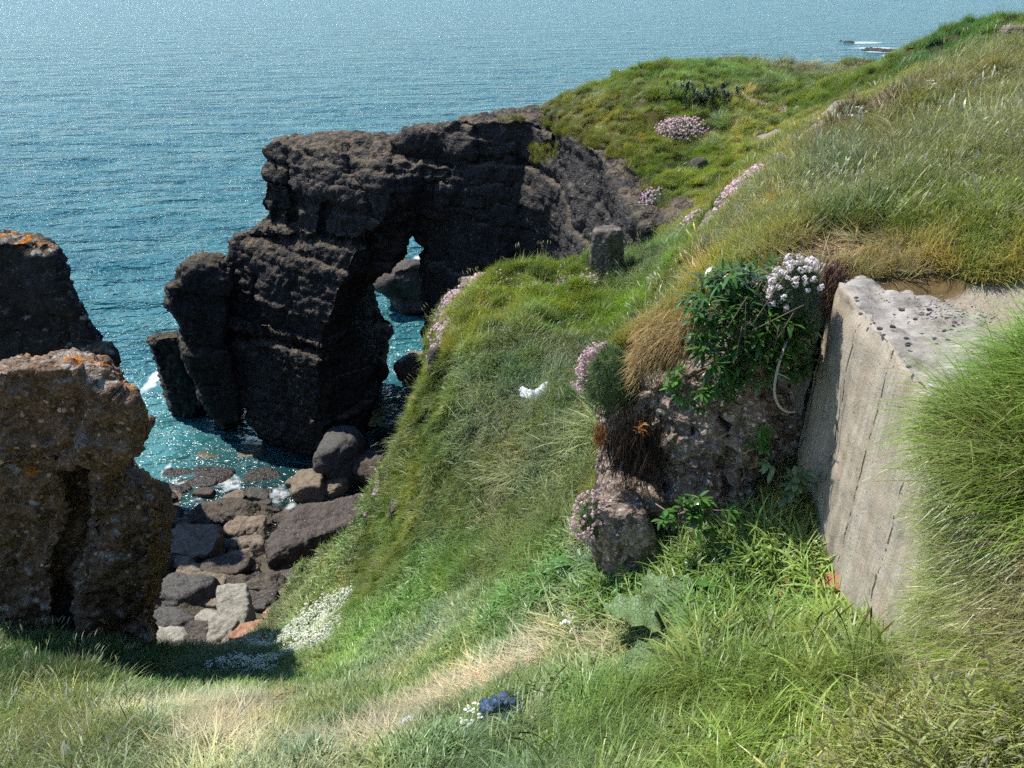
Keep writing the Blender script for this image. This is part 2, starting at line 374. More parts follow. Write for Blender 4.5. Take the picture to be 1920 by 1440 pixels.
def HR(x, y):
    x = np.asarray(x, float); y = np.asarray(y, float)
    a, b = H1(x, y), H2(x, y)
    sd_ = sdist(UPOLY, x, y) + .02 * n2(x, y, 6, 3); wd = .05 + .22 * sstep(3.6, 4.2, y); k = sstep(0, 1, .5 - sd_ / (2 * wd))
    k2 = sstep(4.3, 5.2, y)          # both surfaces share their far controls
    k = np.maximum(k, k2 * sstep(1.5, 2.5, x))
    return a * (1 - k) + b * k
def HB(x, y):
    """ground height"""
    z = HR(x, y)
    hum = .06 * n2(x, y, 1.6, 11) + .035 * n2(x, y, 4.5, 12)
    far = sstep(4.5, 6.5, y); hum = hum * (1 + 1.2 * far)
    valley = np.exp(-(((x - 4.2) / 2.2) ** 2 + ((y - 11.5) / 3.2) ** 2)); hum = hum + valley * .22 * n2(x, y, 1.1, 21)
    flat = sstep(.25, 0, np.abs(x - 1.62) - .35) * sstep(.25, 0, np.abs(y - 2.3) - .9)      # the ground against the wall's top
    z = z + hum * (1 - .9 * flat)
    d = sdist(LAND, x, y) + .10 * n2(x, y, 2.5, 31) + .05 * n2(x, y, 7, 32)
    return z - .0 * d, d
def HT(x, y):
    z, d = HB(x, y)
    r = np.clip(d - .10, 0, None); g = sstep(8.2, 6.9, y) * sstep(-1.9, -2.6, x)
    return np.maximum(z - r * (1 - g) * (9.0 + 5 * sstep(0, .2, r)) - g * r * 1.3, -12.2)
def axis(lo, hi, f0, f1, fine, coarse):
    a = list(np.arange(f0, f1, fine)); x = f0
    l = []
    s = fine
    while x > lo: s = min(s * 1.05, coarse); x -= s; l.append(x)
    x = a[-1]; s = fine; r = []
    while x < hi: s = min(s * 1.05, coarse); x += s; r.append(x)
    return np.array(l[::-1] + a + r)
gx = axis(-11, 30, -4.2, 4.2, .04, .16); gy = axis(-3, 27, .9, 8.5, .04, .14)
GX, GY = np.meshgrid(gx, gy); GZ = HT(GX, GY)
NXg, NYg = len(gx), len(gy)
TV = np.stack([GX.ravel(), GY.ravel(), GZ.ravel()], 1)
ii = np.arange(NXg * NYg).reshape(NYg, NXg)
TF = np.stack([ii[:-1, :-1].ravel(), ii[:-1, 1:].ravel(), ii[1:, 1:].ravel(), ii[1:, :-1].ravel()], 1)
BV = BVHTree.FromPolygons([tuple(v) for v in TV], [tuple(f) for f in TF.tolist()])
def hit(px, py):
    h = BV.ray_cast(Vector((0, 0, 0)), ray(px, py)); return h[0]
# ---- what grows where: photo-sampled anchors  (px, py, length m, kind, sRGB)
#      kinds: F fine, L long seeded, B broad blade, S straw, H long draping
ANC = [(1100,195,.12,'F',122,116,62),(1200,150,.12,'F',105,120,50),(1300,135,.12,'F',98,120,52),(1400,150,.14,'F',108,128,72),(1550,135,.14,'L',124,126,84),(1200,240,.1,'F',122,118,58),
(1080,215,.08,'F',122,118,64),(1300,200,.11,'F',100,120,45),(1420,200,.11,'F',146,136,72),(1450,250,.1,'F',128,134,62),(1350,300,.1,'F',122,130,45),(1500,200,.12,'F',110,130,60),(1500,255,.08,'F',150,138,78),
(1560,205,.08,'F',148,138,80),(1430,262,.08,'F',148,136,76),(1600,165,.13,'F',108,126,55),(1330,380,.1,'F',150,140,58),(1270,300,.1,'F',95,110,45),(1720,115,.13,'F',80,112,62),(1670,100,.12,'L',140,132,88),(1380,330,.1,'F',128,138,60),
(1850,100,.13,'L',115,125,65),(1900,200,.15,'L',130,135,88),(1750,200,.13,'L',118,118,66),(1600,235,.13,'L',108,95,76),(1700,300,.17,'L',122,134,100),(1850,300,.18,'L',128,134,95),(1550,350,.17,'L',112,128,94),
(1450,385,.15,'L',132,130,82),(1600,420,.15,'L',78,105,52),(1750,420,.16,'L',100,118,48),(1880,430,.15,'L',102,122,52),(1500,440,.12,'L',122,120,66),(1560,475,.08,'S',150,126,98),(1400,470,.13,'L',125,126,66),(1350,520,.12,'F',124,130,60),
(1300,560,.12,'F',146,132,72),(1240,625,.10,'F',150,126,72),(1275,480,.12,'F',120,132,58),(1230,590,.12,'F',110,130,50),(1290,480,.12,'F',130,132,60),(1700,520,.1,'F',168,145,88),(1850,505,.1,'F',134,132,66),(1800,560,.06,'S',170,145,105),(1640,545,.08,'F',165,145,102),
(950,520,.11,'F',132,140,60),(1050,510,.11,'F',128,140,55),(1180,500,.13,'L',105,132,78),(1225,530,.13,'L',96,130,72),(900,600,.12,'F',138,140,56),(1000,600,.12,'F',108,132,60),(1150,600,.12,'F',112,132,38),(850,650,.1,'F',130,128,52),
(1050,570,.12,'F',128,142,45),(950,660,.14,'L',112,128,80),(880,720,.14,'L',110,130,84),(1000,700,.14,'L',92,122,74),(1100,680,.15,'L',112,126,92),(1050,800,.15,'L',106,130,84),(1110,830,.15,'L',132,146,98),(900,800,.15,'L',112,130,84),
(800,830,.12,'F',98,112,46),(850,900,.14,'F',96,120,62),(950,900,.15,'L',118,136,88),(1050,950,.15,'L',122,140,88),(780,950,.12,'F',112,122,50),(900,1000,.14,'F',100,126,62),(720,1020,.12,'F',102,122,50),(1010,1030,.15,'L',112,136,76),
(800,1100,.14,'B',92,130,45),(950,1120,.14,'B',96,136,55),(640,1100,.14,'B',102,132,60),(1080,1090,.15,'B',96,136,50),(1200,1130,.16,'B',106,146,55),(1400,1080,.17,'B',116,150,60),(1500,1160,.12,'B',120,152,65),(1350,1200,.17,'B',116,150,60),
(700,1220,.12,'B',110,146,50),(560,1290,.09,'B',100,130,55),(850,1190,.09,'B',130,140,95),(500,1200,.08,'B',120,130,85),(410,1260,.1,'B',60,95,50),(480,1280,.08,'B',110,140,60),  # dark weeds anchor: brown rock's cast shadow is put into its green
(1010,1238,.10,'S',160,148,120),(920,1272,.10,'S',158,146,118),(1100,1218,.08,'S',150,144,108),(820,1318,.09,'S',160,148,120),(720,1375,.09,'S',152,144,118),(620,1415,.08,'S',140,138,106),(960,1195,.10,'B',104,136,60),(860,1240,.10,'B',112,136,66),(740,1310,.10,'B',112,138,66),(640,1350,.10,'B',108,134,62),(980,1300,.11,'B',112,138,62),(880,1365,.10,'B',116,138,68),(560,1360,.10,'B',112,134,66),(1080,1270,.12,'B',110,138,60),(450,1350,.08,'S',152,142,112),(340,1330,.08,'S',148,144,115),(450,1410,.12,'S',146,136,106),(1150,1245,.1,'S',160,140,112),(760,1260,.1,'B',130,138,90),
(100,1340,.16,'L',122,140,92),(50,1420,.16,'L',116,136,86),(180,1265,.16,'F',70,100,60),(250,1430,.15,'L',120,135,82),(330,1280,.08,'B',95,125,58),(900,1420,.16,'H',112,140,62),(1100,1405,.2,'H',116,145,60),(1100,1330,.18,'H',110,140,56),  # dark anchor before the brown rock has the rock's shade in its colour
(1300,1350,.2,'H',112,140,50),(1500,1390,.2,'H',116,140,50),(1700,1300,.2,'H',116,135,60),(1850,1350,.18,'L',150,140,98),(1700,1430,.2,'L',126,136,72),(1870,1220,.2,'H',120,130,70),(600,1440,.13,'B',128,145,100),(780,1420,.13,'B',112,140,75)]
ap, al, ak, ac = [], [], [], []
for px, py, ln, k, r, g, b in ANC:
    h = hit(px, py)
    if h is None: continue
    ap.append((h.x, h.y)); al.append(ln); ak.append(k); ac.append(lin(r, g, b))
for x, y, ln, k, c in ((1.5,1.9,.30,'H',(108,142,42)),(1.7,1.6,.30,'H',(120,150,50)),(1.8,2.3,.24,'H',(130,152,72)),(2.3,2.0,.26,'H',(112,142,44)),(1.4,1.4,.28,'H',(105,140,40)),(1.5,1.1,.26,'H',(115,138,50)),(2.6,1.2,.26,'H',(112,142,44)),
                    (0,.5,.18,'H',(112,140,60)),(-3,1,.15,'L',(118,136,86)),(-6,3,.15,'L',(118,136,86)),(9,5,.15,'L',(118,126,70)),(12,18,.13,'F',(108,126,60)),(20,12,.13,'F',(108,126,60))):
    ap.append((x, y)); al.append(ln); ak.append(k); ac.append(lin(*c))
ap = np.array(ap); al = np.array(al); ak = np.array(ak); ac = np.array(ac)
def cover(x, y):
    """colour, length and kind of what grows at x, y"""
    x = np.ravel(x); y = np.ravel(y)
    wx = x + .12 * (1 + y / 8) * n2(x, y, 2.0, 41); wy = y + .15 * (1 + y / 8) * n2(x, y, 2.0, 42)
    sc = 1 / (.35 + .10 * np.hypot(x, y))
    col = np.zeros((len(x), 3)); ln = np.zeros(len(x)); kid = np.zeros(len(x), int)
    for i in range(0, len(x), 20000):
        s = slice(i, i + 20000)
        d2 = ((wx[s, None] - ap[:, 0]) ** 2 + (wy[s, None] - ap[:, 1]) ** 2) * (sc[s, None] ** 2)
        w = 1 / (d2 + .006) ** 1.7; w /= w.sum(1, keepdims=True)
        col[s] = w @ ac; ln[s] = w @ al
        kid[s] = d2.argmin(1)
    return col, ln, ak[kid]

# terrain surface
tm = NT('soil')
tc = tm.attr('col', out='Color')
gn = tm.noise(9, 5, .7)
soil = tm.mix(gn, (.035, .028, .018), (.12, .085, .055))
steep = tm.ramp(tm.nz(), .42, .25)
rk = tm.mix(tm.noise(12, 5, .7), (.03, .026, .024), (.13, .105, .09))
c = tm.mix(tm.ramp(gn, .3, .7, .45, .95), soil, tm.mix(1.0, tc, (.45, .42, .4), 'MULTIPLY'))
c = tm.mix(steep, c, rk)
# trodden grit beside the wall and bare soil, as a vertex map
c = tm.mix(tm.ramp(tm.attr('bare'), .04, .3), c, tm.mix(tm.noise(60, 4, .8), (.25, .195, .14), (.48, .42, .34)))
hh = tm.math('ADD', tm.math('MULTIPLY', tm.noise(26, 5, .7), 1.0), tm.math('MULTIPLY', tm.voronoi(9), .6))
M_SOIL = tm.done(tm.bsdf(c, .95, tm.bump(hh, .03), .1))
tme = mesh('ground', TV, TF, M_SOIL)
tcol, _, _ = cover(TV[:, 0], TV[:, 1]); cattr(tme, 'col', tcol)
SCARS = [(tuple(hit(a, b)[:2]), r_) for a, b, r_ in ((1432,268,.30),(1503,253,.30),(1560,204,.34),(1538,216,.24),(1408,192,.34),(1470,210,.2),(1345,395,.18)) if hit(a, b)]
def bare_at(x, y):
    x = np.ravel(x); y = np.ravel(y); nn = .12 * n2(x, y, 5, 51)
    b = sstep(.50, .15, np.hypot((x - 1.85) / 1.0, (y - 2.62 + .1 * (x - 1.9)) / .42) + nn) 
    for (sx, sy), sr in SCARS: b = np.maximum(b, .95 * sstep(1.25, .6, np.hypot(x - sx, (y - sy) * 1.3) / sr + nn * 2))
    return np.clip(b, 0, 1)
fattr(tme, 'bare', bare_at(TV[:, 0], TV[:, 1]))
tag(obj('ground', tme), kind='structure')

# ================================================================== SEA
def shoreZ(x, y): return -8.35 - (y - 7.9) * .36
na, nr = 760, 900
th = np.linspace(R(-52), R(52), na); rr = np.exp(np.linspace(math.log(6.5), math.log(9000), nr))
TH, RR = np.meshgrid(th, rr); SX = (np.sin(TH) * RR).ravel(); SY = (np.cos(TH) * RR).ravel()
damp = 1 / (1 + (np.hypot(SX, SY) / 70) ** 2)
calm = sstep(19, 26, np.hypot(SX + 2, SY))          # sheltered water inside the rocks
ca, sa = math.cos(R(-20)), math.sin(R(-20)); U = SX * ca - SY * sa; W = SX * sa + SY * ca
wv = .10 * n2(U * .45, W * 1.0, .55, 61, 2) + .05 * n2(U * .6, W, 1.5, 62, 2) + .022 * n2(U * .8, W, 4, 63, 2)
SZ = SEA + wv * damp * (.28 + .72 * calm)
def spot(lst, x, y, dflt=1.0):
    m = np.zeros(len(x))
    for px, py, wpx, hpx, s in lst:
        p = atz(px, py, SEA); k = p.length / FPX
        g = ((x - p.x) / (wpx * k)) ** 2 + ((y - p.y) / (hpx * k / max(.12, abs(ray(px, py).normalized().z)))) ** 2
        m = np.maximum(m, s * np.exp(-g))
    return m
fo = spot([(288,712,16,26,1.3),(262,738,30,8,.9),(330,745,24,6,.5),(355,905,50,22,.85),(430,905,60,26,.9),(520,925,34,26,.98),(545,950,26,16,.85),(455,870,70,14,.55),(370,940,40,14,.8),(480,950,50,14,.8),
           (784,482,14,6,1.3),(776,726,22,7,.8),(742,728,20,5,.6),(310,880,10,22,.9),(540,880,20,10,.5)], SX, SY)
fo2 = np.zeros(len(SX))
for px, py, a, b, s in ((1622,80,34,2.2,1.5),(1640,90,44,2.0,1.4),(1655,97,36,2.0,1.5),(1600,90,26,1.5,.9),(1530,113,38,1.5,.9),(1570,114,20,1.3,.9),(1620,113,18,1.2,.7),(1665,104,14,3,1.3),(1545,86,30,1.2,.5)):
    p = atz(px, py, SEA); k = p.length / FPX
    q0 = atz(px, py - b, SEA); q1 = atz(px, py + b, SEA)
    fo2 = np.maximum(fo2, s * np.exp(-((SX - p.x * SY / p.y) / (a * k)) ** 2 - ((SY - p.y) / (.5 * (q0.y - q1.y))) ** 2))
wf = 1.0
sme = mesh('sea', np.stack([SX, SY, SZ], 1), (lambda i: np.stack([i[:-1, :-1].ravel(), i[:-1, 1:].ravel(), i[1:, 1:].ravel(), i[1:, :-1].ravel()], 1))(np.arange(na * nr).reshape(nr, na)))
fattr(sme, 'foam', np.maximum(fo, fo2))
def bedZ(x, y):
    z = shoreZ(x, y); z = np.where(z < SEA - .15, SEA - .15 + (z - SEA + .15) * .55, z)
    g = -.45 * sstep(-4.0, -6.5, x) * sstep(10, 13, y)
    return z + g + .12 * n2(x, y, .8, 71) + .05 * n2(x, y, 2.5, 72)
dep = np.clip(SEA - bedZ(SX, SY), 0, 9)
shal = np.exp(-dep * .8) * sstep(22, 17, SY) * sstep(-8.5, -6.5, SX)
fattr(sme, 'shallow', shal); fattr(sme, 'calm', calm)
t = NT('sea_water')
dist = t.N('ShaderNodeCameraData') if False else None
body = t.mix(t.noise(.05, 3, .5), (.026, .138, .165), (.042, .182, .205))
body = t.mix(t.ramp(t.noise(.35, 4, .6, t.scale((.5, 1.4, 1))), .35, .7), body, (.055, .215, .225))
n1 = t.noise(1.1, 2, .6, t.scale((.55, 1.25, 1))); n2_ = t.noise(3.4, 2, .62, t.scale((.6, 1.2, 1)), .3); n3 = t.noise(12, 1, .6, t.scale((.7, 1.1, 1)))
n0 = t.noise(.30, 2, .6, t.scale((.45, 1.3, 1)))
h = t.math('ADD', t.math('ADD', t.math('MULTIPLY', n0, 4.2), t.math('MULTIPLY', n1, 1.5)), t.math('ADD', t.math('MULTIPLY', n2_, .75), t.math('MULTIPLY', n3, .2)))
cal = t.math('MULTIPLY_ADD', t.attr('calm'), .55, .45)
nrm = t.bump(t.math('MULTIPLY', h, cal), .62)
surf = t.bsdf(body, .2, nrm, .5, IOR=1.33)
tr = t.N('ShaderNodeBsdfTransparent'); tr.inputs[0].default_value = (.62, .80, .74, 1)
gl = t.N('ShaderNodeBsdfGlossy'); gl.inputs['Roughness'].default_value = .14; t.L(nrm, gl.inputs['Normal'])
fr = t.N('ShaderNodeFresnel'); fr.inputs[0].default_value = 1.33; t.L(nrm, fr.inputs['Normal'])
m1 = t.N('ShaderNodeMixShader'); t.L(fr.outputs[0], m1.inputs[0]); t.L(tr.outputs[0], m1.inputs[1]); t.L(gl.outputs[0], m1.inputs[2])
m2 = t.N('ShaderNodeMixShader'); t.L(t.math('MULTIPLY', t.attr('shallow'), 1.2, clamp=True), m2.inputs[0]); t.L(surf, m2.inputs[1]); t.L(m1.outputs[0], m2.inputs[2])
fn = t.math('ADD', t.math('MULTIPLY', t.noise(2.6, 5, .75, t.scale((.7, 1, 1)), .8), .75), t.math('MULTIPLY', t.voronoi(7, vec=t.scale((.8, 1, 1))), .22))
fm = t.math('MULTIPLY', t.attr('foam'), 1.0)
fk = t.ramp(t.math('ADD', fm, t.math('MULTIPLY', fn, 1.5)), 1.36, 1.8)
fk = t.math('MULTIPLY', fk, t.ramp(fm, .08, .35))
fb = t.bsdf((.72, .76, .78), .6, t.bump(fn, .05), .3)
m3 = t.N('ShaderNodeMixShader'); t.L(t.math('MULTIPLY', fk, .7), m3.inputs[0]); t.L(m2.outputs[0], m3.inputs[1]); t.L(fb, m3.inputs[2])
sme.materials.append(t.done(m3.outputs[0]))
tag(obj('sea', sme), kind='structure')
# sea bed and boulder shore
bx = np.arange(-13, 6, .06); by = np.arange(5.0, 26, .07); BX, BY = np.meshgrid(bx, by)
f1, f2, cid = voro(np.stack([BX.ravel() * 2.6, BY.ravel() * 2.6, np.zeros(BX.size)], 1), 5)
cob = (np.clip(.62 - f1, 0, 1) * .30 * (.4 + cid)).reshape(BX.shape)
BZ = bedZ(BX, BY) + cob
ib = np.arange(BX.size).reshape(BX.shape)
bme = mesh('shore', np.stack([BX.ravel(), BY.ravel(), BZ.ravel()], 1), np.stack([ib[:-1, :-1].ravel(), ib[:-1, 1:].ravel(), ib[1:, 1:].ravel(), ib[1:, :-1].ravel()], 1),
           rock_mat('shore_stones', (.03, .026, .02), (.085, .07, .05), (.16, .14, .10), (.12, .11, .06), spots=.3, pebble=(8, 30), bump=.04, topamt=.5, strata=0))
tag(obj('shore', bme), kind='structure')

# ================================================================== LARGE ROCKS
def rdisp(V, F, big=.25, mid=.12, strat=.09, crack=.22, fine=.04, seed=0, blk=.55, sc=1.0, butt=0.0, zs=2.0, off=0.0, beds=0.0):
    N = vnormals(V, F); P = V * sc
    d = big * fbm(P * .5, 2, seed) + mid * fbm(P * 1.5, 3, seed + 5)
    wz = P[:, 2] * zs + .5 * vnoise(P * .4, seed + 9) + .08 * P[:, 0]
    s = vnoise(np.stack([P[:, 0] * .3, P[:, 1] * .3, wz], 1), seed + 11)
    s2 = vnoise(np.stack([P[:, 0] * .7, P[:, 1] * .7, wz * 2.9], 1), seed + 12)
    if beds:            # stepped beds with upright joints: blocky, sharp-edged relief
        for fz, fj, am, gd, gw in ((.85, .62, 1.0, .9, .030), (2.6, 1.5, .42, .45, .06)):
            zz = P[:, 2] * fz + .10 * P[:, 0] * fz + .16 * vnoise(P * .8, seed + 81) + .03 * vnoise(P * 4, seed + 82); b_ = np.floor(zz); fr = zz - b_
            hb = _h(b_.astype(np.int64), b_.astype(np.int64) * 0, b_.astype(np.int64) * 0, seed + 83)
            uu = (P[:, 0] * .85 + P[:, 1] * .45) * fj + hb * 9.7 + .22 * vnoise(P * .9, seed + 84) + .04 * vnoise(P * 5, seed + 85); j_ = np.floor(uu); fu = uu - j_
            hj = _h(b_.astype(np.int64), j_.astype(np.int64), b_.astype(np.int64) * 0, seed + 86)
            eb = np.minimum(fr, 1 - fr); eu_ = np.minimum(fu, 1 - fu)
            d += beds * am * ((hb - .5) * 1.1 + (hj - .5) * 1.1) - beds * gd * (np.exp(-(eb / gw) ** 2) * (.4 + .6 * hb) + .8 * np.exp(-(eu_ / gw) ** 2) * (hj > .35))
    d += strat * (np.clip(s * 2.2, -1, 1) + .5 * np.clip(s2 * 2, -1, 1))
    Q = P + .16 * np.stack([vnoise(P * .9 + 3, seed + 21), vnoise(P * .9 + 9, seed + 22), vnoise(P * .9 + 5, seed + 23)], 1)
    f1, f2, cid = voro(Q * np.array([blk, blk, blk * 1.1]), seed + 31)
    d += crack * (cid - .5) * .9 - crack * np.exp(-(f2 - f1) / .045)
    f1, f2, cid = voro(Q * np.array([blk * 2.4, blk * 2.4, blk * 3.4]), seed + 41)
    d += crack * .35 * (cid - .5) - crack * .4 * np.exp(-(f2 - f1) / .07)
    d += fine * fbm(P * 6, 3, seed + 51) + fine * .6 * (np.clip(.5 - voro(P * 9, seed + 61)[0], 0, 1))
    if butt:
        u = (V[:, 0] * .9 - V[:, 1] * .55 + V[:, 2] * .62)
        m = sstep(.0, .9, V[:, 0])
        g = vnoise(np.stack([u * 1.25, V[:, 2] * .15, V[:, 1] * .1], 1), 77)
        d += butt * m * np.clip(g * 2.2, -1, .8)
    d += fine * .8 * fbm(P * 14, 2, seed + 71) - off
    return V + N * d[:, None]
def pline(px, py, pts):
    d = np.full(len(px), 1e9)
    for (ax, ay), (bx, by) in zip(pts[:-1], pts[1:]):
        ex, ey = bx - ax, by - ay; t = np.clip(((px - ax) * ex + (py - ay) * ey) / (ex * ex + ey * ey), 0, 1); d = np.minimum(d, np.hypot(px - ax - t * ex, py - ay - t * ey))
    return d
def rock_obj(name, solids, voxel, mat, label, smooth=4, cuts=(), **kw):
    V, F = union(solids); V, F = remesh(V, F, voxel, smooth)
    if cuts:            # the main open joints of this rock, cut along its front
        px, py, dz = project(V); N = vnormals(V, F); w_ = np.clip(-N[:, 1] * 1.3, 0, 1); jx = 5 * vnoise(V * 2.5, 91) + 2.5 * vnoise(V * 8, 92)
        for pts, w, dep in cuts: V = V + np.array([0, 1, 0]) * (dep * w_ * np.exp(-(pline(px + jx, py + jx, pts) / w) ** 2))[:, None]
    V = rdisp(V, F, **kw)
    c = np.array([V[:, 0].mean(), V[:, 1].mean(), V[:, 2].min()])
    o = obj(name, mesh(name, V - c * 0, F, mat)); tag(o, label, 'rock'); return o
def zat(py, Y): return aty(960, py, Y).z
def cs(py, l, c, r, YL, YC, YR, YB=18.6, Yz=None):
    """cross-section of the arch at the height seen at row py"""
    z = zat(py, Yz or YC)
    X = lambda px, Y: (px - 960) / FPX * (Y * CP - z * SP)
    return [(X(l, YL), YL, z), (X((l * .55 + c * .45), (YL + YC) / 2 - .25), (YL * .55 + YC * .45) - .18, z), (X(c, YC), YC, z), (X(r, YR), YR, z), (X(r, YR) + .1, YB, z), (X(l, YL) + .6, YB, z)]
leg = rings([cs(447, 490, 670, 803, 16.9, 15.3, 16.5), cs(476, 452, 665, 797, 16.7, 15.2, 16.4), cs(512, 432, 650, 736, 16.6, 15.1, 16.3), cs(548, 416, 636, 680, 16.6, 15.0, 16.2),
             cs(600, 406, 618, 668, 16.5, 14.95, 16.2), cs(640, 410, 604, 668, 16.5, 15.1, 16.2), cs(655, 396, 600, 670, 16.3, 14.8, 16.2), cs(700, 392, 596, 680, 16.3, 14.75, 16.2),
             cs(735, 404, 596, 706, 16.3, 14.8, 16.1), cs(790, 432, 592, 698, 16.0, 14.75, 15.9), cs(840, 458, 588, 684, 15.6, 14.7, 15.6), cs(900, 500, 598, 672, 15.5, 14.75, 15.5)])
head = rings([cs(268, 600, 680, 735, 17.0, 16.4, 17.0, 17.9, 16.6), cs(288, 522, 712, 790, 17.1, 15.8, 16.9, 18.3, Yz=16.0), cs(315, 504, 732, 830, 17.1, 15.4, 16.7), cs(345, 500, 738, 840, 17.0, 15.2, 16.6),
              cs(375, 486, 742, 830, 16.8, 15.1, 16.5), cs(425, 484, 712, 820, 16.8, 15.1, 16.4), cs(443, 492, 700, 812, 16.8, 15.2, 16.4)])
mass = slab_px([(735,270),(760,250),(845,228),(862,217),(1045,210),(1060,520),(800,520),(797,474),(780,455),(738,400)], 16.2, 19.2, .04)
block = slab_px([(735,330),(790,300),(860,310),(850,420),(735,418)], 15.7, 17, .15)
H0 = lambda x, y: float(HT(np.array([x]), np.array([y]))[0])
def px_x(px, Y, z): return (px - 960) / FPX * (Y * CP - z * SP)
base = [(px_x(786, 17.0, -9.5), 17.0), (px_x(835, 15.3, -9.5), 15.3), (-.1, 14.7), (.50, 13.2), (.85, 11.6), (1.10, 10.0), (1.35, 8.65), (6, 9.0), (6, 14), (2, 18.6), (-2, 19)]
topf = [(px_x(800, 16.7, -3), 16.7), (px_x(860, 15.9, -3), 15.9), (.35, 15.9), (.95, 14.0), (1.28, 12.4), (1.42, 10.8), (1.55, 8.95), (6, 9.3), (6, 14), (2, 18), (-2, 18.6)]
zt = [-3.15, -3.0, -2.72, -2.5, -2.5, -2.58, -2.75, -3.0, -3.0, -3.0, -3.1]
cliff = foot(base, topf, -10.9, zt)
fill = slab_px([(680,430),(780,430),(772,466),(752,488),(728,508),(694,536),(680,545)], 15.9, 17.6, .04)
nub = slab_px([(860,300),(870,225),(1045,212),(1150,262),(1150,330),(1000,330)], 15.9, 18, .1)
arch = rock_obj('sea_arch', [leg, head, mass, block, cliff, nub, fill], .048, M_CLIFF, 'dark cliff headland ending in a tall natural rock arch in the sea', big=.08, mid=.03, strat=.016, crack=.04, fine=.040, seed=3, butt=.28, zs=3.4, off=.05, beds=.15,
   cuts=[([(545,290),(540,370),(546,445)],6,.30),([(612,375),(600,445)],5,.25),([(470,450),(540,452),(600,452),(705,462)],6,.34),([(515,300),(524,345),(508,445)],4,.15),([(740,270),(736,350),(748,410)],12,.25),
         ([(415,636),(480,632),(560,648),(610,668)],7,.40),([(1085,290),(1045,380),(985,490)],17,.40),([(1130,300),(1085,400),(1050,480)],9,.25),([(1200,320),(1165,400),(1130,470)],9,.25),([(793,330),(796,480)],6,.2),
         ([(800,345),(900,350),(1000,345)],5,.16),([(830,390),(1000,385)],4,.10),([(480,520),(470,600)],5,.15),([(880,300),(960,290),(1030,330)],6,.18),([(1240,400),(1215,470)],8,.2)])
M_ST = M_BLACK
rock_obj('sea_stack', [slab_px([(303,537),(332,530),(342,498),(380,487),(408,489),(434,508),(434,575),(424,640),(438,700),(458,800),(420,830),(385,770),(352,690),(338,610),(306,575)], 15.9, 17.6, .1)],
         .045, M_BLACK, 'slender black sea stack leaning against the left side of the arch', big=.06, mid=.04, strat=.02, crack=.05, fine=.035, seed=13, blk=.9, beds=.10)
rock_obj('sea_stack', [slab_px([(268,640),(300,625),(338,620),(360,690),(385,760),(372,790),(320,775),(292,700)], 16.6, 18.2, .12)],
         .045, M_BLACK, 'short layered black sea stack with white surf at its left foot', big=.05, mid=.04, strat=.03, crack=.04, fine=.035, seed=17, blk=.9, beds=.11, sc=1.3)
rock_obj('headland_rock', [slab_px([(-260,470),(0,437),(45,436),(88,455),(108,480),(112,520),(138,565),(170,602),(192,640),(198,668),(215,700),(215,1010),(-260,1010)], 11.6, 14.0, .08, lean=1.0),
                           slab_px([(150,650),(205,655),(226,682),(222,705),(205,760),(160,760)], 11.3, 12.6, .1)],
         .05, M_BLACKL, 'black rock mass with orange lichen on its summit behind the brown rock', big=.10, mid=.06, strat=.02, crack=.06, fine=.04, seed=23, beds=.10)
rock_obj('conglomerate_rock', [slab_px([(-200,720),(0,694),(60,688),(132,684),(176,698),(220,742),(252,755),(268,800),(240,850),(120,880),(-200,870)], 4.58, 6.8, .05, lean=1.0),
                               slab_px([(-200,830),(100,840),(128,900),(140,960),(112,1040),(104,1120),(112,1300),(-200,1300)], 4.85, 6.9, .05, lean=1.0),
                               slab_px([(160,850),(222,850),(236,888),(268,905),(304,935),(318,985),(302,1060),(288,1150),(276,1300),(138,1300),(140,1120),(166,960)], 4.78, 6.9, .05, lean=1.0),
                               slab_px([(60,850),(215,850),(232,890),(285,960),(276,1150),(262,1300),(60,1300)], 5.02, 6.8, .04, lean=1.0)],
         .024, M_BROWN, 'tall brown pebbly rock topped with orange and grey lichen at left edge', smooth=4, big=.09, mid=.06, strat=.0, crack=.06, fine=.026, seed=29, sc=2.2, blk=.6, cuts=[([(170,850),(152,900),(150,960),(162,1010),(118,1085),(112,1180)],8,.09),([(-60,840),(10,862),(60,872),(120,850)],9,.10),([(-40,690),(-20,760)],8,.1)])
rock_obj('reef_rock', [slab_px([(700,540),(722,520),(742,500),(775,494),(870,500),(900,580),(760,582)], 23.2, 26, .12)], .09, M_PINK,
         'low grey reef rock seen through the opening of the arch', big=.1, mid=.1, strat=.12, crack=.1, fine=.05, seed=33)
rock_obj('reef_rock', [slab_px([(740,690),(768,668),(800,668),(800,722),(748,716)], 17.6, 18.8, .15)], .045, M_TAN,
         'small brown rock in the water just right of the arch leg', big=.04, mid=.04, strat=.03, crack=.05, fine=.02, seed=35)
rock_obj('reef_rock', [slab_px([(690,640),(704,655),(724,688),(726,712),(690,722)], 17.2, 18.6, .15)], .045, M_PINK,
         'sloping brown rock against the right foot of the arch leg', big=.04, mid=.04, strat=.03, crack=.05, fine=.02, seed=37)
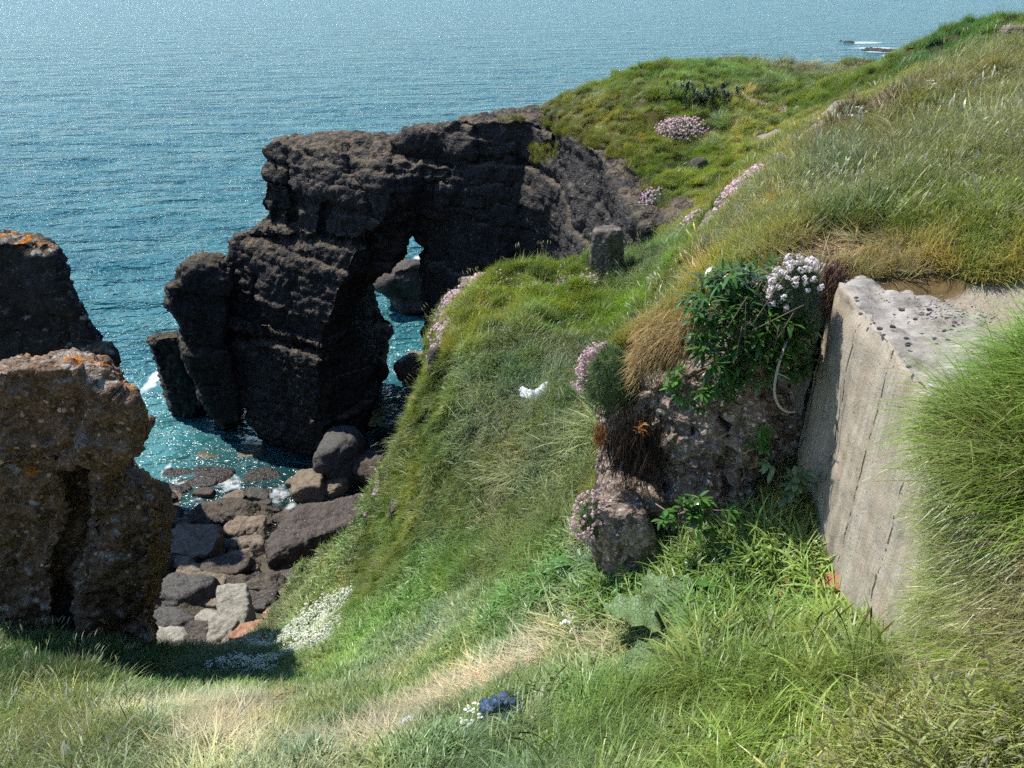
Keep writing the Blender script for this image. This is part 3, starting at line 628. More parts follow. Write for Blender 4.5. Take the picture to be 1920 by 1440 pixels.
for i, (px, py, a, b, lb) in enumerate(((1655, 95, 26, 5, 'flat dark skerry awash in far surf beyond the hill'), (1588, 79, 10, 3, 'tiny dark skerry tip in the farthest line of white surf'))):
    p = atz(px, py, SEA); k = p.length / FPX
    rs = [[(p.x + math.cos(q) * a * k * s * (1 + .25 * math.sin(3 * q + i)), p.y + math.sin(q) * 2.2 * s, SEA + zz) for q in np.linspace(0, 2 * math.pi, 20, endpoint=False)] for s, zz in ((1.1, -.6), (1.0, .1), (.75, b * k * .55), (.3, b * k * .9))]
    rock_obj('skerry', [rings(rs)], .22, M_BLACK, lb, smooth=2, big=.3, mid=.2, strat=.05, crack=.2, fine=.1, seed=40 + i, sc=.5)

# bank under the path-side turf, right of centre
bk = [(.50,3.36),(.62,3.16),(.78,3.10),(.95,3.00),(1.08,2.96),(1.17,3.06),(1.5,3.18),(1.6,3.7),(.9,4.0),(.55,3.7)]
bkb = [(.44,3.22),(.60,3.02),(.76,2.96),(.95,2.84),(1.10,2.84),(1.19,2.98),(1.5,3.12),(1.6,3.7),(.9,4.0),(.50,3.6)]
zb_ = -2.9
ztop = [-1.80, -1.74, -1.62, -1.46, -1.28, -1.17, -1.2, -1.3, -1.85, -2.05]
rock_obj('rock_bank', [foot(bkb, bk, zb_, ztop)], .016, M_BANK, 'broken reddish rock bank under the turf left of the concrete wall', smooth=2, big=.03, mid=.022, strat=.010, crack=.05, fine=.024, seed=51, sc=3.0, blk=.9, zs=1.6, beds=.032, cuts=[([(1236,840),(1246,960),(1240,1090)],9,.10),([(1372,760),(1362,860),(1380,1000)],9,.10),([(1440,780),(1424,880),(1432,1000)],8,.08),([(1180,860),(1190,900)],8,.06),([(1300,800),(1296,880)],5,.05),([(1246,885),(1360,905)],6,.05),([(1380,850),(1480,840)],6,.05)])
# ================================================================== BOULDERS
import bmesh
_ico = {}
def ico(n):
    if n not in _ico:
        bm = bmesh.new(); bmesh.ops.create_icosphere(bm, subdivisions=n, radius=1)
        _ico[n] = (np.array([v.co[:] for v in bm.verts]), np.array([[v.index for v in f.verts] for f in bm.faces])); bm.free()
    return _ico[n]
def boulder_mesh(dx, dy, dz, seed, mat, lvl=5, edge=15, cuts=10, rough=.035, rot=0.0, peak=None):
    g = np.random.default_rng(seed); V, F = ico(lvl)
    D = g.normal(size=(cuts, 3)); D /= np.linalg.norm(D, axis=1, keepdims=True)
    D = np.r_[D, [[0, 0, 1], [0, 0, -1], [1, .1, .1], [-1, .1, 0], [0, 1, .1], [0, -1, .15]]]
    hh = g.uniform(.74, 1.0, len(D)); hh[-6:] = (.86, .9, .98, .98, .95, .95)
    if peak: hh[-6] = 1.15
    q = np.clip(V @ D.T, 0, None) / hh
    r = (q ** edge).sum(1) ** (-1 / edge)
    P = V * r[:, None] * np.array([dx, dy, dz]) * .55
    s = max(dx, dy, dz); N = V
    d = rough * s * (fbm(P / s * 3 + seed, 4, seed) + .5 * fbm(P / s * 9, 3, seed + 3))
    f1, f2, cid = voro(P / s * 2.2 + seed, seed + 7); d -= .035 * s * np.exp(-(f2 - f1) / .05)
    P = P + N * d[:, None]
    c, sn = math.cos(rot), math.sin(rot); P = P @ np.array([[c, sn, 0], [-sn, c, 0], [0, 0, 1]])
    return mesh('boulder', P, F, mat)
def shore_hit(px, py):
    d = ray(px, py); t = (-8.35 + 7.9 * .36) / (d.z + .36 * d.y); p = d * t
    if p.z < SEA - .1: p = atz(px, py, SEA - .05)
    return p
GB = 'boulders heaped on the rocky shore'
def B(px, py, w, h, mat, label, seed=None, up=.18, rot=0, name='boulder', **k):
    p = shore_hit(px, py + h * .18); s = p.length / FPX; dx = w * s; dz = h * s * .86; dy = (dx + dz) * .52
    seed = seed or int(px * 7 + py)
    o = obj(name, boulder_mesh(dx, dy, dz, seed, mat, 5 if w > 45 else 4, rot=rot, **k), loc=(p.x, p.y, p.z + dz * up)); tag(o, label, 'boulder', GB); return o
def lying(name, poly, zt, thick, mat, label, cat='boulder', group=GB, voxel=.03, tilt=(0, 0), **kw):
    top = [atz(x, y, zt) for x, y in poly]; c = sum(top, Vector()) / len(top)
    T = [Vector((p.x, p.y, p.z + (p.x - c.x) * tilt[0] + (p.y - c.y) * tilt[1])) for p in top]
    T0 = [c + (p - c) * .9 + Vector((0, 0, .02)) for p in T]
    rs = [T0, [p + Vector((0, 0, -.05 * thick)) for p in T], [p + Vector((0, 0, -thick)) for p in T]]
    V, F = union([rings(rs)]); V, F = remesh(V, F, voxel, 4); V = rdisp(V, F, **kw)
    o = obj(name, mesh(name, V - np.array(c), F, mat), loc=c); tag(o, label, cat, group); return o
kw = dict(big=.05, mid=.05, strat=.0, crack=.03, fine=.02, sc=1.5)
lying('boulder', [(497,1004),(515,975),(560,946),(640,934),(702,916),(760,905),(770,960),(700,975),(640,990),(560,1020),(500,1040)], -8.75, 1.7, M_PINK, 'huge dark pebbly slab of rock leaning against the grassy bank', voxel=.04, tilt=(.06, .02), **kw)
lying('boulder', [(313,990),(335,980),(416,979),(415,1003),(398,1038),(360,1044),(310,1036)], -8.95, .75, M_TAN, 'large flat-topped tan boulder below the layered stack, nearest the brown rock', seed=5, **kw)
lying('concrete_block', [(408,1106),(466,1104),(468,1140),(458,1166),(400,1168)], -8.0, .7, M_PALE, 'pale greenish squared block lying on the dark boulders', 'concrete block', None, voxel=.022, seed=7, tilt=(0, .35), big=.02, mid=.015, strat=0, crack=.008, fine=.008, sc=2)
lying('pale_rock', [(398,1166),(452,1168),(430,1200),(412,1226),(385,1228),(384,1200)], -7.9, .5, M_PALE, 'whitish worn rock just below the squared pale block', 'rock', None, voxel=.022, seed=8, tilt=(0, .4), big=.03, mid=.03, strat=0, crack=.02, fine=.012, sc=2)
lying('orange_slab', [(425,1190),(450,1170),(500,1152),(530,1148),(500,1170),(470,1196),(436,1200)], -7.45, .4, M_RUST, 'tan and orange stone slab at the shore edge of the white flowers', 'stone', None, voxel=.022, seed=9, big=.02, mid=.03, strat=0, crack=.03, fine=.012, sc=2)
lying('brick_rubble', [(486,1152),(500,1136),(528,1128),(540,1140),(524,1158),(498,1166)], -7.3, .4, M_RUST, 'reddish cracked brickwork fragment above the tan slab by the grass', 'rubble', None, voxel=.02, seed=11, big=.01, mid=.02, strat=0, crack=.05, fine=.012, sc=3)
S_ = rock_mat('drowned_rock', (.05, .045, .025), (.11, .10, .055), (.17, .15, .09), (.10, .09, .05), spots=.1, bump=.02, topamt=.3, strata=0, rough=.4)
D_, T_, G_, W_, P_, L_ = M_DARKB, M_TAN, M_GREY, M_WETB, M_PINK, M_PALE
for a in ((307,934,48,34,P_,'reddish brown boulder touching the right side of the brown rock at the water'),(330,918,66,30,W_,'low wet dark boulder at the left end of the foaming wash'),
 (320,964,34,27,D_,'small dark boulder below the reddish one beside the brown rock'),(398,964,70,44,D_,'grey brown boulder behind the large flat-topped tan one'),
 (454,962,58,52,D_,'rounded upright brown boulder at the right edge of the foam gap'),(462,996,72,44,T_,'tan boulder with dark underside between upright boulder and huge slab'),
 (474,1024,48,44,T_,'small tan boulder tucked against left end of the huge slab'),(450,1050,52,38,T_,'brownish boulder peeping above the broad rounded one in mid pile'),
 (430,1068,76,54,D_,'broad rounded brown boulder in the middle of the pile'),(364,1076,56,40,T_,'smooth pinkish tan boulder behind the big blue-black one'),
 (394,1094,62,42,T_,'yellowish flat boulder between pinkish boulder and pale block'),(344,1118,100,74,G_,'big blue-black boulder in the shade left of the pale block'),
 (446,1100,54,30,D_,'greenish weedy boulder directly behind the pale block'),(500,1098,62,44,D_,'dark boulder in the shadow below the huge slab'),
 (492,1126,52,32,P_,'dark boulder right of the pale block by the brick fragment'),(482,1070,14,24,T_,'tiny green algae covered stone left of the huge slab'),
 (290,1005,54,66,D_,'dark boulder hidden in shade between brown rock and flat-topped boulder'),(285,1070,60,60,D_,'shadowed black boulder at the foot of the brown rock'),
 (285,1125,52,60,G_,'dark grey boulder wedged left of the big blue-black one'),(319,1170,98,44,G_,'dark slab boulder with whitish layered streaks near the grass edge'),
 (313,1203,72,30,L_,'small whitish streaked rock below the layered slab boulder'),(368,1192,60,36,P_,'brown rubbly boulder between layered slab and whitish rock'),
 (390,1160,44,42,L_,'pale bluish boulder half hidden at left of the squared block'),(350,1216,50,24,P_,'pinkish low stone at the edge of the shaded weeds'),
 (300,1222,40,26,D_,'small dark stone beside the foot of the brown rock'),(578,912,62,66,T_,'pointed olive tan boulder behind the huge slab'),
 (628,914,52,42,T_,'hooked tan boulder between the pointed and the big oval one'),(552,906,24,20,T_,'smallest tan stone left of the pointed boulder'),
 (738,808,70,48,W_,'dark boulder under the arch beside the grassy bank'),(718,880,84,86,D_,'shaded dark boulder between oval boulder and pink thrift edge'),
 (372,892,120,22,W_,'long low wet rock awash in the glittering shallows'),(497,888,64,30,W_,'wet brown rock in the foam under the arch leg'),
 (486,924,56,26,W_,'dark rock half drowned in the white wash'),(385,800,96,20,S_,'submerged tan rock nearest the foot of the slender stack'),(440,842,110,20,S_,'submerged tan ledge left of the arch foot'),
 (410,1010,0,0,None,None)):
    if a[4]: B(*a, up=(-.12 if a[4] is W_ else -.30 if a[4] is S_ else .18))
o = B(644, 862, 84, 150, G_, 'big smooth grey oval boulder leaning on the arch foot', seed=4, edge=5, rough=.012, up=.25)
# filler stones in the gaps
k_ = 0
for i in range(150):
    px = RNG.uniform(280, 560); py = RNG.uniform(915, 1215)
    w = RNG.uniform(14, 40); o = B(px, py + 8, w, w * .7, (D_, G_, D_, T_, W_)[i % 5], 'small dark stone filling a gap between the shore boulders', seed=900 + i % 9, up=(.12, -.05, .3)[i % 3], name='shore_stone')
    o['category'] = 'stone'; o['group'] = 'small stones filling the gaps between the boulders'

# ================================================================== CONCRETE
tc_ = NT('old_concrete')
sxyz = tc_.scale((1, 5, .35)); n1 = tc_.noise(5, 6, .7); n2c = tc_.noise(3.5, 5, .75, sxyz); n3 = tc_.noise(70, 3, .8)
c = tc_.mix(tc_.ramp(n2c, .3, .7), (.31, .262, .205), (.49, .44, .36)); c = tc_.mix(tc_.ramp(n1, .35, .7, 0, .6), c, (.44, .35, .25)); c = tc_.mix(tc_.ramp(tc_.noise(2.2, 4, .7, tc_.scale((1, 1.6, .8))), .5, .72, 0, .65), c, (.19, .155, .12)); c = tc_.mix(tc_.ramp(tc_.noise(7, 5, .8, tc_.scale((1, 3, .5))), .58, .7, 0, .5), c, (.60, .57, .50))
top = tc_.ramp(tc_.nz(), .5, .85); c = tc_.mix(top, c, tc_.mix(tc_.ramp(tc_.noise(9, 5, .8), .3, .7), (.22, .195, .165), (.43, .40, .355)))
pit = tc_.ramp(tc_.voronoi(55, vec=tc_.scale((1, 1, .55))), .16, .08); pit = tc_.math('MULTIPLY', pit, tc_.ramp(tc_.noise(4, 3, .6, sxyz), .5, .62))
c = tc_.mix(tc_.math('MULTIPLY', pit, .8), c, (.05, .04, .03))
# dashed board joints running down the face
yy = tc_.math('ADD', tc_.pz(1), tc_.math('MULTIPLY', tc_.noise(1.6, 3), .05))
fr_ = tc_.math('FRACT', tc_.math('MULTIPLY', yy, 3.1)); ln_ = tc_.ramp(tc_.math('ABSOLUTE', tc_.math('SUBTRACT', fr_, .5)), .020, .006)
ln_ = tc_.math('MULTIPLY', ln_, tc_.ramp(tc_.noise(16, 4, .8, tc_.scale((1, 1, 1.1))), .46, .56)); ln_ = tc_.math('MULTIPLY', ln_, tc_.math('SUBTRACT', 1.0, top))
c = tc_.mix(tc_.math('MULTIPLY', ln_, .85), c, (.04, .03, .025))
h = tc_.math('ADD', tc_.math('MULTIPLY', n3, .35), tc_.math('MULTIPLY', n2c, .8)); h = tc_.math('SUBTRACT', h, tc_.math('MULTIPLY', pit, 1.2)); h = tc_.math('SUBTRACT', h, tc_.math('MULTIPLY', ln_, .8))
M_CONC = tc_.done(tc_.bsdf(c, .9, tc_.bump(h, .012), .2))
def blockmesh(foot_, zb, zt, voxel, mat, name, disp, c):
    V, F = union([rings([[(x, y, zb) for x, y in foot_], [(x, y, zt) for x, y in foot_]])])
    V, F = remesh(V, F, voxel, 2); N = vnormals(V, F); V = V + N * disp(V, N)[:, None]
    return mesh(name, V - np.array(c), F, mat)
def cdisp(V, N):
    up = sstep(.4, .9, N[:, 2]); e = np.exp(-((V[:, 2] + 1.12) / .05) ** 2)
    d = .010 * fbm(V * 3, 3, 5) + .004 * fbm(V * 14, 3, 6)
    d -= e * .034 * np.clip(fbm(V * 9, 3, 8) * 1.1 + .35, 0, 1.2)                        # chipped edge
    ck = np.abs(V[:, 1] - 2.02 - .10 * (V[:, 2] + 1.1) - .02 * vnoise(V * 14, 4)); z_ = sstep(-1.75, -1.5, V[:, 2])
    d -= .02 * np.exp(-(ck / .008) ** 2) * z_ * (1 - up)
    return d
wx0 = (1.34, 3.02); wn_ = (1.205, 1.35)
wall = blockmesh([wn_, wx0, (1.46, 3.05), (1.80, 2.95), (2.1, 2.5), (1.7, 1.6), (1.5, 1.3)], -2.9, -1.13, .013, M_CONC, 'concrete_wall', cdisp, (1.3, 2.2, -2.3))
o = obj('concrete_wall', wall, loc=(1.3, 2.2, -2.3)); tag(o, 'old weathered concrete wall with flat top and long vertical joints', 'wall')
def cd2(V, N): return .018 * fbm(V * 7, 4, 15) + .01 * fbm(V * 22, 3, 16) - .03 * np.exp(-((V[:, 2] + 1.45 + .05 * np.sign(np.sin(V[:, 0] * 40))) / .02) ** 2)
M_CONC2 = rock_mat('rough_concrete', (.18, .155, .13), (.30, .27, .225), (.46, .43, .38), (.45, .42, .37), spots=.4, pebble=(30, 70), bump=.012, topamt=.5, strata=5)
for nm, fp, zb, zt, lb in (('concrete_slab', [(1.245,3.03),(1.338,3.03),(1.40,3.2),(1.28,3.2)], -2.25, -1.13, 'rough broken concrete slab standing at the far end of the wall'),
                           ('concrete_slab', [(1.185,3.03),(1.235,3.02),(1.29,3.2),(1.22,3.2)], -2.2, -1.34, 'thin cracked concrete slab between the rock bank and the taller slab')):
    cc = (1.3, 3.1, zb); o = obj(nm, blockmesh(fp, zb, zt, .010, M_CONC2, nm, cd2, cc), loc=cc); tag(o, lb, 'concrete slab')
def place(px, py, dz=0):
    for k in range(60):
        h = hit(px + k * .6, py + 3 * k)
        if h is not None and h.z > -8 and h.length < 40: return h + Vector((0, 0, dz))
# pale rubble and knobs at the wall foot
def stone(px, py, w, hgt, mat, label, cat='stone', z=None, y=None, seed=1, name='stone', group=None, up=.2, dep=None, **k):
    p = (atz(px, py, z) if z is not None else (aty(px, py, y) if y is not None else place(px, py))); s = p.length / FPX
    dx = w * s; dz = hgt * s; o = obj(name, boulder_mesh(dx, dep or (dx + dz) * .5, dz, seed, mat, 5 if w > 50 else 3, **k), loc=(p.x, p.y, p.z + dz * up)); tag(o, label, cat, group); return o
stone(1505, 1015, 60, 90, L_, 'pale whitish rubble lump at the left foot of the concrete wall', y=2.68, seed=3, up=0, name='rubble')
stone(1519, 935, 34, 60, M_CONC2, 'rounded grey concrete knob under the thin cracked slab', y=2.90, seed=6, up=0, name='rounded_lump')
stone(1165, 1000, 130, 190, M_BANK, 'angular brown boulder at the foot of the bank, topped by pink thrift', y=3.0, seed=12, up=0, name='bank_boulder', dep=.34)
stone(1180, 925, 95, 60, M_BANK, 'flat grey brown stone lying over the boulder at the bank foot', y=3.05, seed=14, up=0, name='bank_boulder', dep=.25)
# standing stone
post = []
for z, s in ((-.15, 1.12), (.1, 1.04), (.30, .97), (.43, .90), (.465, .72)):
    post.append([(math.cos(q + .5) * .185 * s * (1.0 + .07 * math.sin(3 * q)), math.sin(q + .5) * .15 * s, z) for q in np.linspace(0, 2 * math.pi, 6, endpoint=False)])
V, F = union([rings(post)]); V, F = remesh(V, F, .012, 2); N = vnormals(V, F); V = V + N * (.012 * fbm(V * 7, 4, 3) + .008 * fbm(V * 25, 3, 4))[:, None]
p = place(1135, 512); p.z = float(HR(np.array([p.x]), np.array([p.y]))[0])
o = obj('stone_post', mesh('stone_post', V, F, rock_mat('post_stone', (.035, .03, .025), (.10, .086, .072), (.20, .175, .145), (.3, .27, .2), spots=.5, pebble=(20, 50), bump=.015, topamt=.7, strata=0)), loc=p)
tag(o, 'short squat stone post standing at the far edge of the grassy shelf', 'stone post')
stone(1310, 322, 34, 36, D_, 'dark angular rock poking from the turf at the cliff corner', seed=21); stone(1327, 340, 26, 14, G_, 'small flat grey rock just below the dark angular one', seed=22); stone(1357, 285, 12, 14, G_, 'tiny grey rock in the dark turf hollow above the cliff corner', seed=23)
stone(745, 965, 34, 34, P_, 'small dark rock outcrop showing through turf by the lower pink thrift', seed=24, name='turf_rock'); stone(706, 1080, 22, 40, P_, 'dark brown stone standing in the grass above the white flowers', seed=25, name='turf_rock')
stone(878, 512, 46, 22, M_BANK, 'lichened tan rock capping the left corner of the grassy shelf', seed=27, name='turf_rock', dep=.35)
stone(815, 690, 26, 60, P_, 'dark rough rock under the left rim of the grassy shelf', seed=28, name='turf_rock')
stone(1905, 72, 40, 26, M_BANK, 'brown rock breaking the skyline at the right edge', seed=29, name='turf_rock')
# loose stones on the wall top
gp = [(1606,558),(1614,588),(1650,616),(1674,612),(1699,634),(1701,647),(1704,688),(1752,635),(1690,580),(1775,596),(1790,604),(1742,580),(1716,598),(1770,620)]
for i, (px, py) in enumerate(gp):
    p = atz(px, py, -1.118); s = RNG.uniform(.005, .011)
    o = obj('small_stone', boulder_mesh(s * 2, s * 1.6, s * 1.2, 60 + i, G_ if i % 3 else P_, 3), loc=p); tag(o, 'small grey stone lying loose on the concrete wall top', 'stone', 'loose stones on the wall top')
mb_ = MB(); V0, F0 = ico(1)
for i in range(130):
    px = RNG.normal(1775, 60); py = 579 + (px - 1775) * .13 + RNG.normal(0, 9)
    if px < 1640: continue
    p = atz(px, py, -1.125); s = RNG.uniform(.002, .0055); J = RNG.uniform(.6, 1.3, (len(V0), 3)) * V0 * s * np.array([1.3, 1, .8])
    mb_.add([tuple(np.array(p) + j) for j in J], [tuple(f) for f in F0.tolist()], RNG.random())
o = mb_.build('gravel', rock_mat('gravel_stone', (.2, .185, .165), (.34, .31, .27), (.5, .46, .41), (.3, .28, .25), pebble=(40, 90), bump=.003, strata=0), smooth=False); tag(o, 'fine grey gravel spread over the back of the wall top', 'gravel', kind='stuff')
# clay pipe
pm = MB(); a = aty(1478, 1120, 2.42); b_ = aty(1588, 1108, 2.30); ax = (b_ - a).normalized(); rp = .085
pts = [a + ax * t_ for t_ in np.linspace(0, (b_ - a).length + .03, 10)]
tube(pm, pts, [rp] * 8 + [rp * 1.0, rp * .9], 28)
o = pm.build('clay_pipe', plain('rusty_clay', lin(158, 104, 78), .8, .35, 14, .006)); tag(o, 'rusty orange clay pipe in the grass against the foot of the wall', 'pipe')
rm = MB(); tube(rm, [a - ax * .01, a + ax * .05], [rp * 1.18, rp * 1.18], 28); c_ = rm.build('rim', o.data.materials[0], o)

# ================================================================== PLANTS
def strip(mb, base, dirv, up, L, w, droop, seg=4, tint=.5, fold=0.0, taper=1.0):
    """one blade; droop = total bend in radians"""
    d = Vector(dirv).normalized(); u = Vector(up).normalized()
    side = d.cross(u)
    if side.length < 1e-4: side = Vector((1, 0, 0))
    side.normalize(); p = Vector(base); V = []; F = []
    ang0 = math.acos(max(-1, min(1, d.dot(u)))); h = (d - u * d.dot(u)); h = h.normalized() if h.length > 1e-4 else Vector((side.y, -side.x, 0))
    for i in range(seg + 1):
        s = i / seg; ww = w * (math.sin(math.pi * min(1, .28 + .72 * s)) ** .8 if taper == 2 else (1 - s ** 1.6) * .95 + .05) * .5
        if taper == 3: ww = w * .5 * math.sin(math.pi * (s * .9 + .06)) ** .75
        q = p + Vector((0, 0, 0)); V += [q - side * ww, q + side * ww]
        an = ang0 + droop * (s + .5 / seg); p = p + (u * math.cos(an) + h * math.sin(an)) * (L / seg)
    for i in range(seg): F.append((2 * i, 2 * i + 1, 2 * i + 3, 2 * i + 2))
    mb.add(V, F, tint)
Z = Vector((0, 0, 1))
def tuft(kind, rnd):
    mb = MB()
    def az(): return rnd.uniform(0, 2 * math.pi)
    if kind == 'F':
        for i in range(90):
            a = az(); r = rnd.random() ** .5 * .42; a2 = rnd.gauss(0, .9); tl = abs(rnd.gauss(.25, .3)); d = Vector((math.cos(a2) * math.sin(tl), math.sin(a2) * math.sin(tl), math.cos(tl)))
            strip(mb, (math.cos(a) * r, math.sin(a) * r, -.05), d, Z, rnd.uniform(.55, 1.1), rnd.uniform(.022, .036), rnd.uniform(.3, 1.3), 4, rnd.random() * .75)
    elif kind == 'L':
        for i in range(40):
            a = az(); r = rnd.random() ** .5 * .38; a2 = rnd.gauss(0, .7); tl = abs(rnd.gauss(.3, .28)); d = Vector((math.cos(a2) * math.sin(tl), math.sin(a2) * math.sin(tl), math.cos(tl)))
            strip(mb, (math.cos(a) * r, math.sin(a) * r, -.05), d, Z, rnd.uniform(.5, 1.05), rnd.uniform(.018, .032), rnd.uniform(.5, 1.5), 4, rnd.random() * .75)
        for i in range(3):
            a = az(); r = rnd.random() * .3; a2 = rnd.gauss(0, .5); tl = rnd.uniform(.1, .5); d = Vector((math.cos(a2) * math.sin(tl), math.sin(a2) * math.sin(tl), math.cos(tl)))
            b0 = Vector((math.cos(a) * r, math.sin(a) * r, 0)); e = b0 + d * .95
            strip(mb, b0, d, Z, .98, .010, .15, 3, .7); strip(mb, e, d, Z, .22, .030, .7, 3, rnd.uniform(.8, 1), taper=3)
    elif kind == 'B':
        for i in range(24):
            a = az(); r = rnd.random() ** .5 * .4; a2 = az(); tl = abs(rnd.gauss(.35, .3)); d = Vector((math.cos(a2) * math.sin(tl), math.sin(a2) * math.sin(tl), math.cos(tl)))
            strip(mb, (math.cos(a) * r, math.sin(a) * r, -.05), d, Z, rnd.uniform(.5, 1.15), rnd.uniform(.045, .085), rnd.uniform(.6, 2.0), 5, rnd.random() * .75)
    elif kind == 'S':
        for i in range(30):
            a = az(); r = rnd.random() ** .5 * .7; a2 = rnd.gauss(0, .5) + (math.pi if rnd.random() < .5 else 0); tl = rnd.gauss(1.45, .12); d = Vector((math.cos(a2) * math.sin(tl), math.sin(a2) * math.sin(tl), math.cos(tl)))
            strip(mb, (math.cos(a) * r, math.sin(a) * r, rnd.uniform(.0, .12)), d, Z, rnd.uniform(.4, 1.5), rnd.uniform(.018, .04), rnd.uniform(-.4, .5), 4, rnd.random())
    elif kind == 'H':
        for i in range(48):
            a = az(); r = rnd.random() ** .5 * .25; a2 = rnd.gauss(0, .45); tl = rnd.uniform(.2, 1.0); d = Vector((math.cos(a2) * math.sin(tl), math.sin(a2) * math.sin(tl), math.cos(tl)))
            strip(mb, (math.cos(a) * r, math.sin(a) * r, -.04), d, Z, rnd.uniform(.6, 1.2), rnd.uniform(.010, .019), rnd.uniform(.5, 1.5), 5, rnd.random() * .8)
    elif kind == 'K':      # tall seeded stalks
        for i in range(2):
            a2 = rnd.gauss(0, .6); tl = rnd.uniform(.05, .4); d = Vector((math.cos(a2) * math.sin(tl), math.sin(a2) * math.sin(tl), math.cos(tl))); b0 = Vector((rnd.gauss(0, .1), rnd.gauss(0, .1), 0))
            n = 6; pts = []; p_ = b0.copy(); dd = d.copy()
            for k in range(n): pts.append(p_.copy()); p_ = p_ + dd * .2; dd = (dd + Vector((math.cos(a2) * .12, math.sin(a2) * .12, -.06))).normalized()
            tube(mb, pts, [.0045] * n, 4, .2)
            hp = [pts[-1] + dd * t_ for t_ in (0, .05, .12, .2, .27)]; tube(mb, hp, [.005, .010, .011, .008, .002], 5, .4)
            for k in range(16):
                q = pts[-1] + dd * (.02 + .015 * k); sd = Vector((rnd.gauss(0, 1), rnd.gauss(0, 1), rnd.gauss(0, 1))).normalized(); strip(mb, q, dd + sd * .35, Z, .05, .006, .1, 1, .5)
    elif kind == 'W':      # leafy ground weeds
        for i in range(26):
            a = az(); r = rnd.random() ** .5 * .5; a2 = az(); tl = rnd.uniform(.4, 1.2); d = Vector((math.cos(a2) * math.sin(tl), math.sin(a2) * math.sin(tl), math.cos(tl)))
            strip(mb, (math.cos(a) * r, math.sin(a) * r, rnd.uniform(0, .3)), d, Z, rnd.uniform(.3, .6), rnd.uniform(.10, .2), rnd.uniform(.2, .9), 4, rnd.random() * .75, taper=3)
    elif kind == 'C':      # white-flowered ground cover
        for i in range(14):
            a = az(); r = rnd.random() ** .5 * .5; a2 = az(); tl = rnd.uniform(.3, 1.2); d = Vector((math.cos(a2) * math.sin(tl), math.sin(a2) * math.sin(tl), math.cos(tl)))
            strip(mb, (math.cos(a) * r, math.sin(a) * r, 0), d, Z, rnd.uniform(.3, .6), rnd.uniform(.10, .16), rnd.uniform(.2, .9), 3, rnd.random() * .6, taper=3)
        for i in range(11):
            a = az(); r = rnd.random() ** .5 * .5; c0 = Vector((math.cos(a) * r, math.sin(a) * r, rnd.uniform(.45, .8)))
            for k in range(5):
                q = c0 + Vector((rnd.gauss(0, .05), rnd.gauss(0, .05), rnd.gauss(0, .03))); s = rnd.uniform(.035, .06)
                n_ = Vector((rnd.gauss(0, .5), rnd.gauss(0, .5), 1)).normalized(); t1 = n_.orthogonal().normalized(); t2 = n_.cross(t1)
                mb.add([q + n_ * s * .5] + [q + (t1 * math.cos(j * math.pi / 3) + t2 * math.sin(j * math.pi / 3)) * s for j in range(6)], [(0, j + 1, (j + 1) % 6 + 1) for j in range(6)], .99)
    return mb
MG = {'F': leaf_mat('fine_grass', None, .5, .3, True, .3, .42), 'L': leaf_mat('seeded_grass', None, .42, .3, True, .4, .42, tip=(.30, .28, .20)),
      'B': leaf_mat('broad_grass', None, .38, .3, True, .4, .42), 'S': leaf_mat('dry_straw', None, .7, .1, True, .2, .4), 'H': leaf_mat('draping_grass', None, .36, .3, True, .5, .45),
      'K': leaf_mat('seed_stalks', None, .6, .1, True, .2, .3), 'W': leaf_mat('weeds', None, .35, .3, True, .5, .4), 'C': leaf_mat('scurvygrass', None, .4, .25, True, .4, .4, tip=(.86, .87, .80))}
def scatter(name, kind, P, rot, scl, col, label, nvar=5):
    pc = bpy.data.collections.new(name + '_kinds'); rnd = random.Random(hash(kind) % 7 if False else ord(kind))
    for v in range(nvar):
        o = bpy.data.objects.new('tuft', tuft(kind, rnd).mesh('tuft', MG[kind], False)); pc.objects.link(o)
    me = bpy.data.meshes.new(name); P = np.asarray(P, np.float32); me.vertices.add(len(P)); me.vertices.foreach_set('co', P.ravel())
    def va(nm, arr): a_ = me.attributes.new(nm, 'FLOAT_VECTOR', 'POINT'); a_.data.foreach_set('vector', np.asarray(arr, np.float32).ravel())
    va('rot', rot); va('scl', scl); cattr(me, 'col', col)
    a_ = me.attributes.new('idx', 'INT', 'POINT'); a_.data.foreach_set('value', RNG.integers(0, nvar, len(P)).astype(np.int32))
    o = obj(name, me); g = bpy.data.node_groups.new(name, 'GeometryNodeTree')
    g.interface.new_socket('Geometry', in_out='INPUT', socket_type='NodeSocketGeometry'); g.interface.new_socket('Geometry', in_out='OUTPUT', socket_type='NodeSocketGeometry')
    gi = g.nodes.new('NodeGroupInput'); go = g.nodes.new('NodeGroupOutput'); ip = g.nodes.new('GeometryNodeInstanceOnPoints'); ci = g.nodes.new('GeometryNodeCollectionInfo')
    ci.inputs['Collection'].default_value = pc; ci.inputs['Separate Children'].default_value = True; ci.inputs['Reset Children'].default_value = True
    def na(nm, typ):
        n = g.nodes.new('GeometryNodeInputNamedAttribute'); n.data_type = typ; n.inputs[0].default_value = nm; return [s for s in n.outputs if s.enabled and s.name == 'Attribute'][0]
    g.links.new(gi.outputs[0], ip.inputs['Points']); g.links.new(ci.outputs[0], ip.inputs['Instance']); ip.inputs['Pick Instance'].default_value = True
    g.links.new(na('idx', 'INT'), ip.inputs['Instance Index']); g.links.new(na('rot', 'FLOAT_VECTOR'), ip.inputs['Rotation']); g.links.new(na('scl', 'FLOAT_VECTOR'), ip.inputs['Scale'])
    g.links.new(ip.outputs[0], go.inputs[0])
    m = o.modifiers.new('gn', 'NODES'); m.node_group = g
    tag(o, label, 'ground cover', kind='stuff'); return o
def slope(x, y, e=.05):
    a = (HT(x + e, y) - HT(x - e, y)) / (2 * e); b = (HT(x, y + e) - HT(x, y - e)) / (2 * e); return a, b
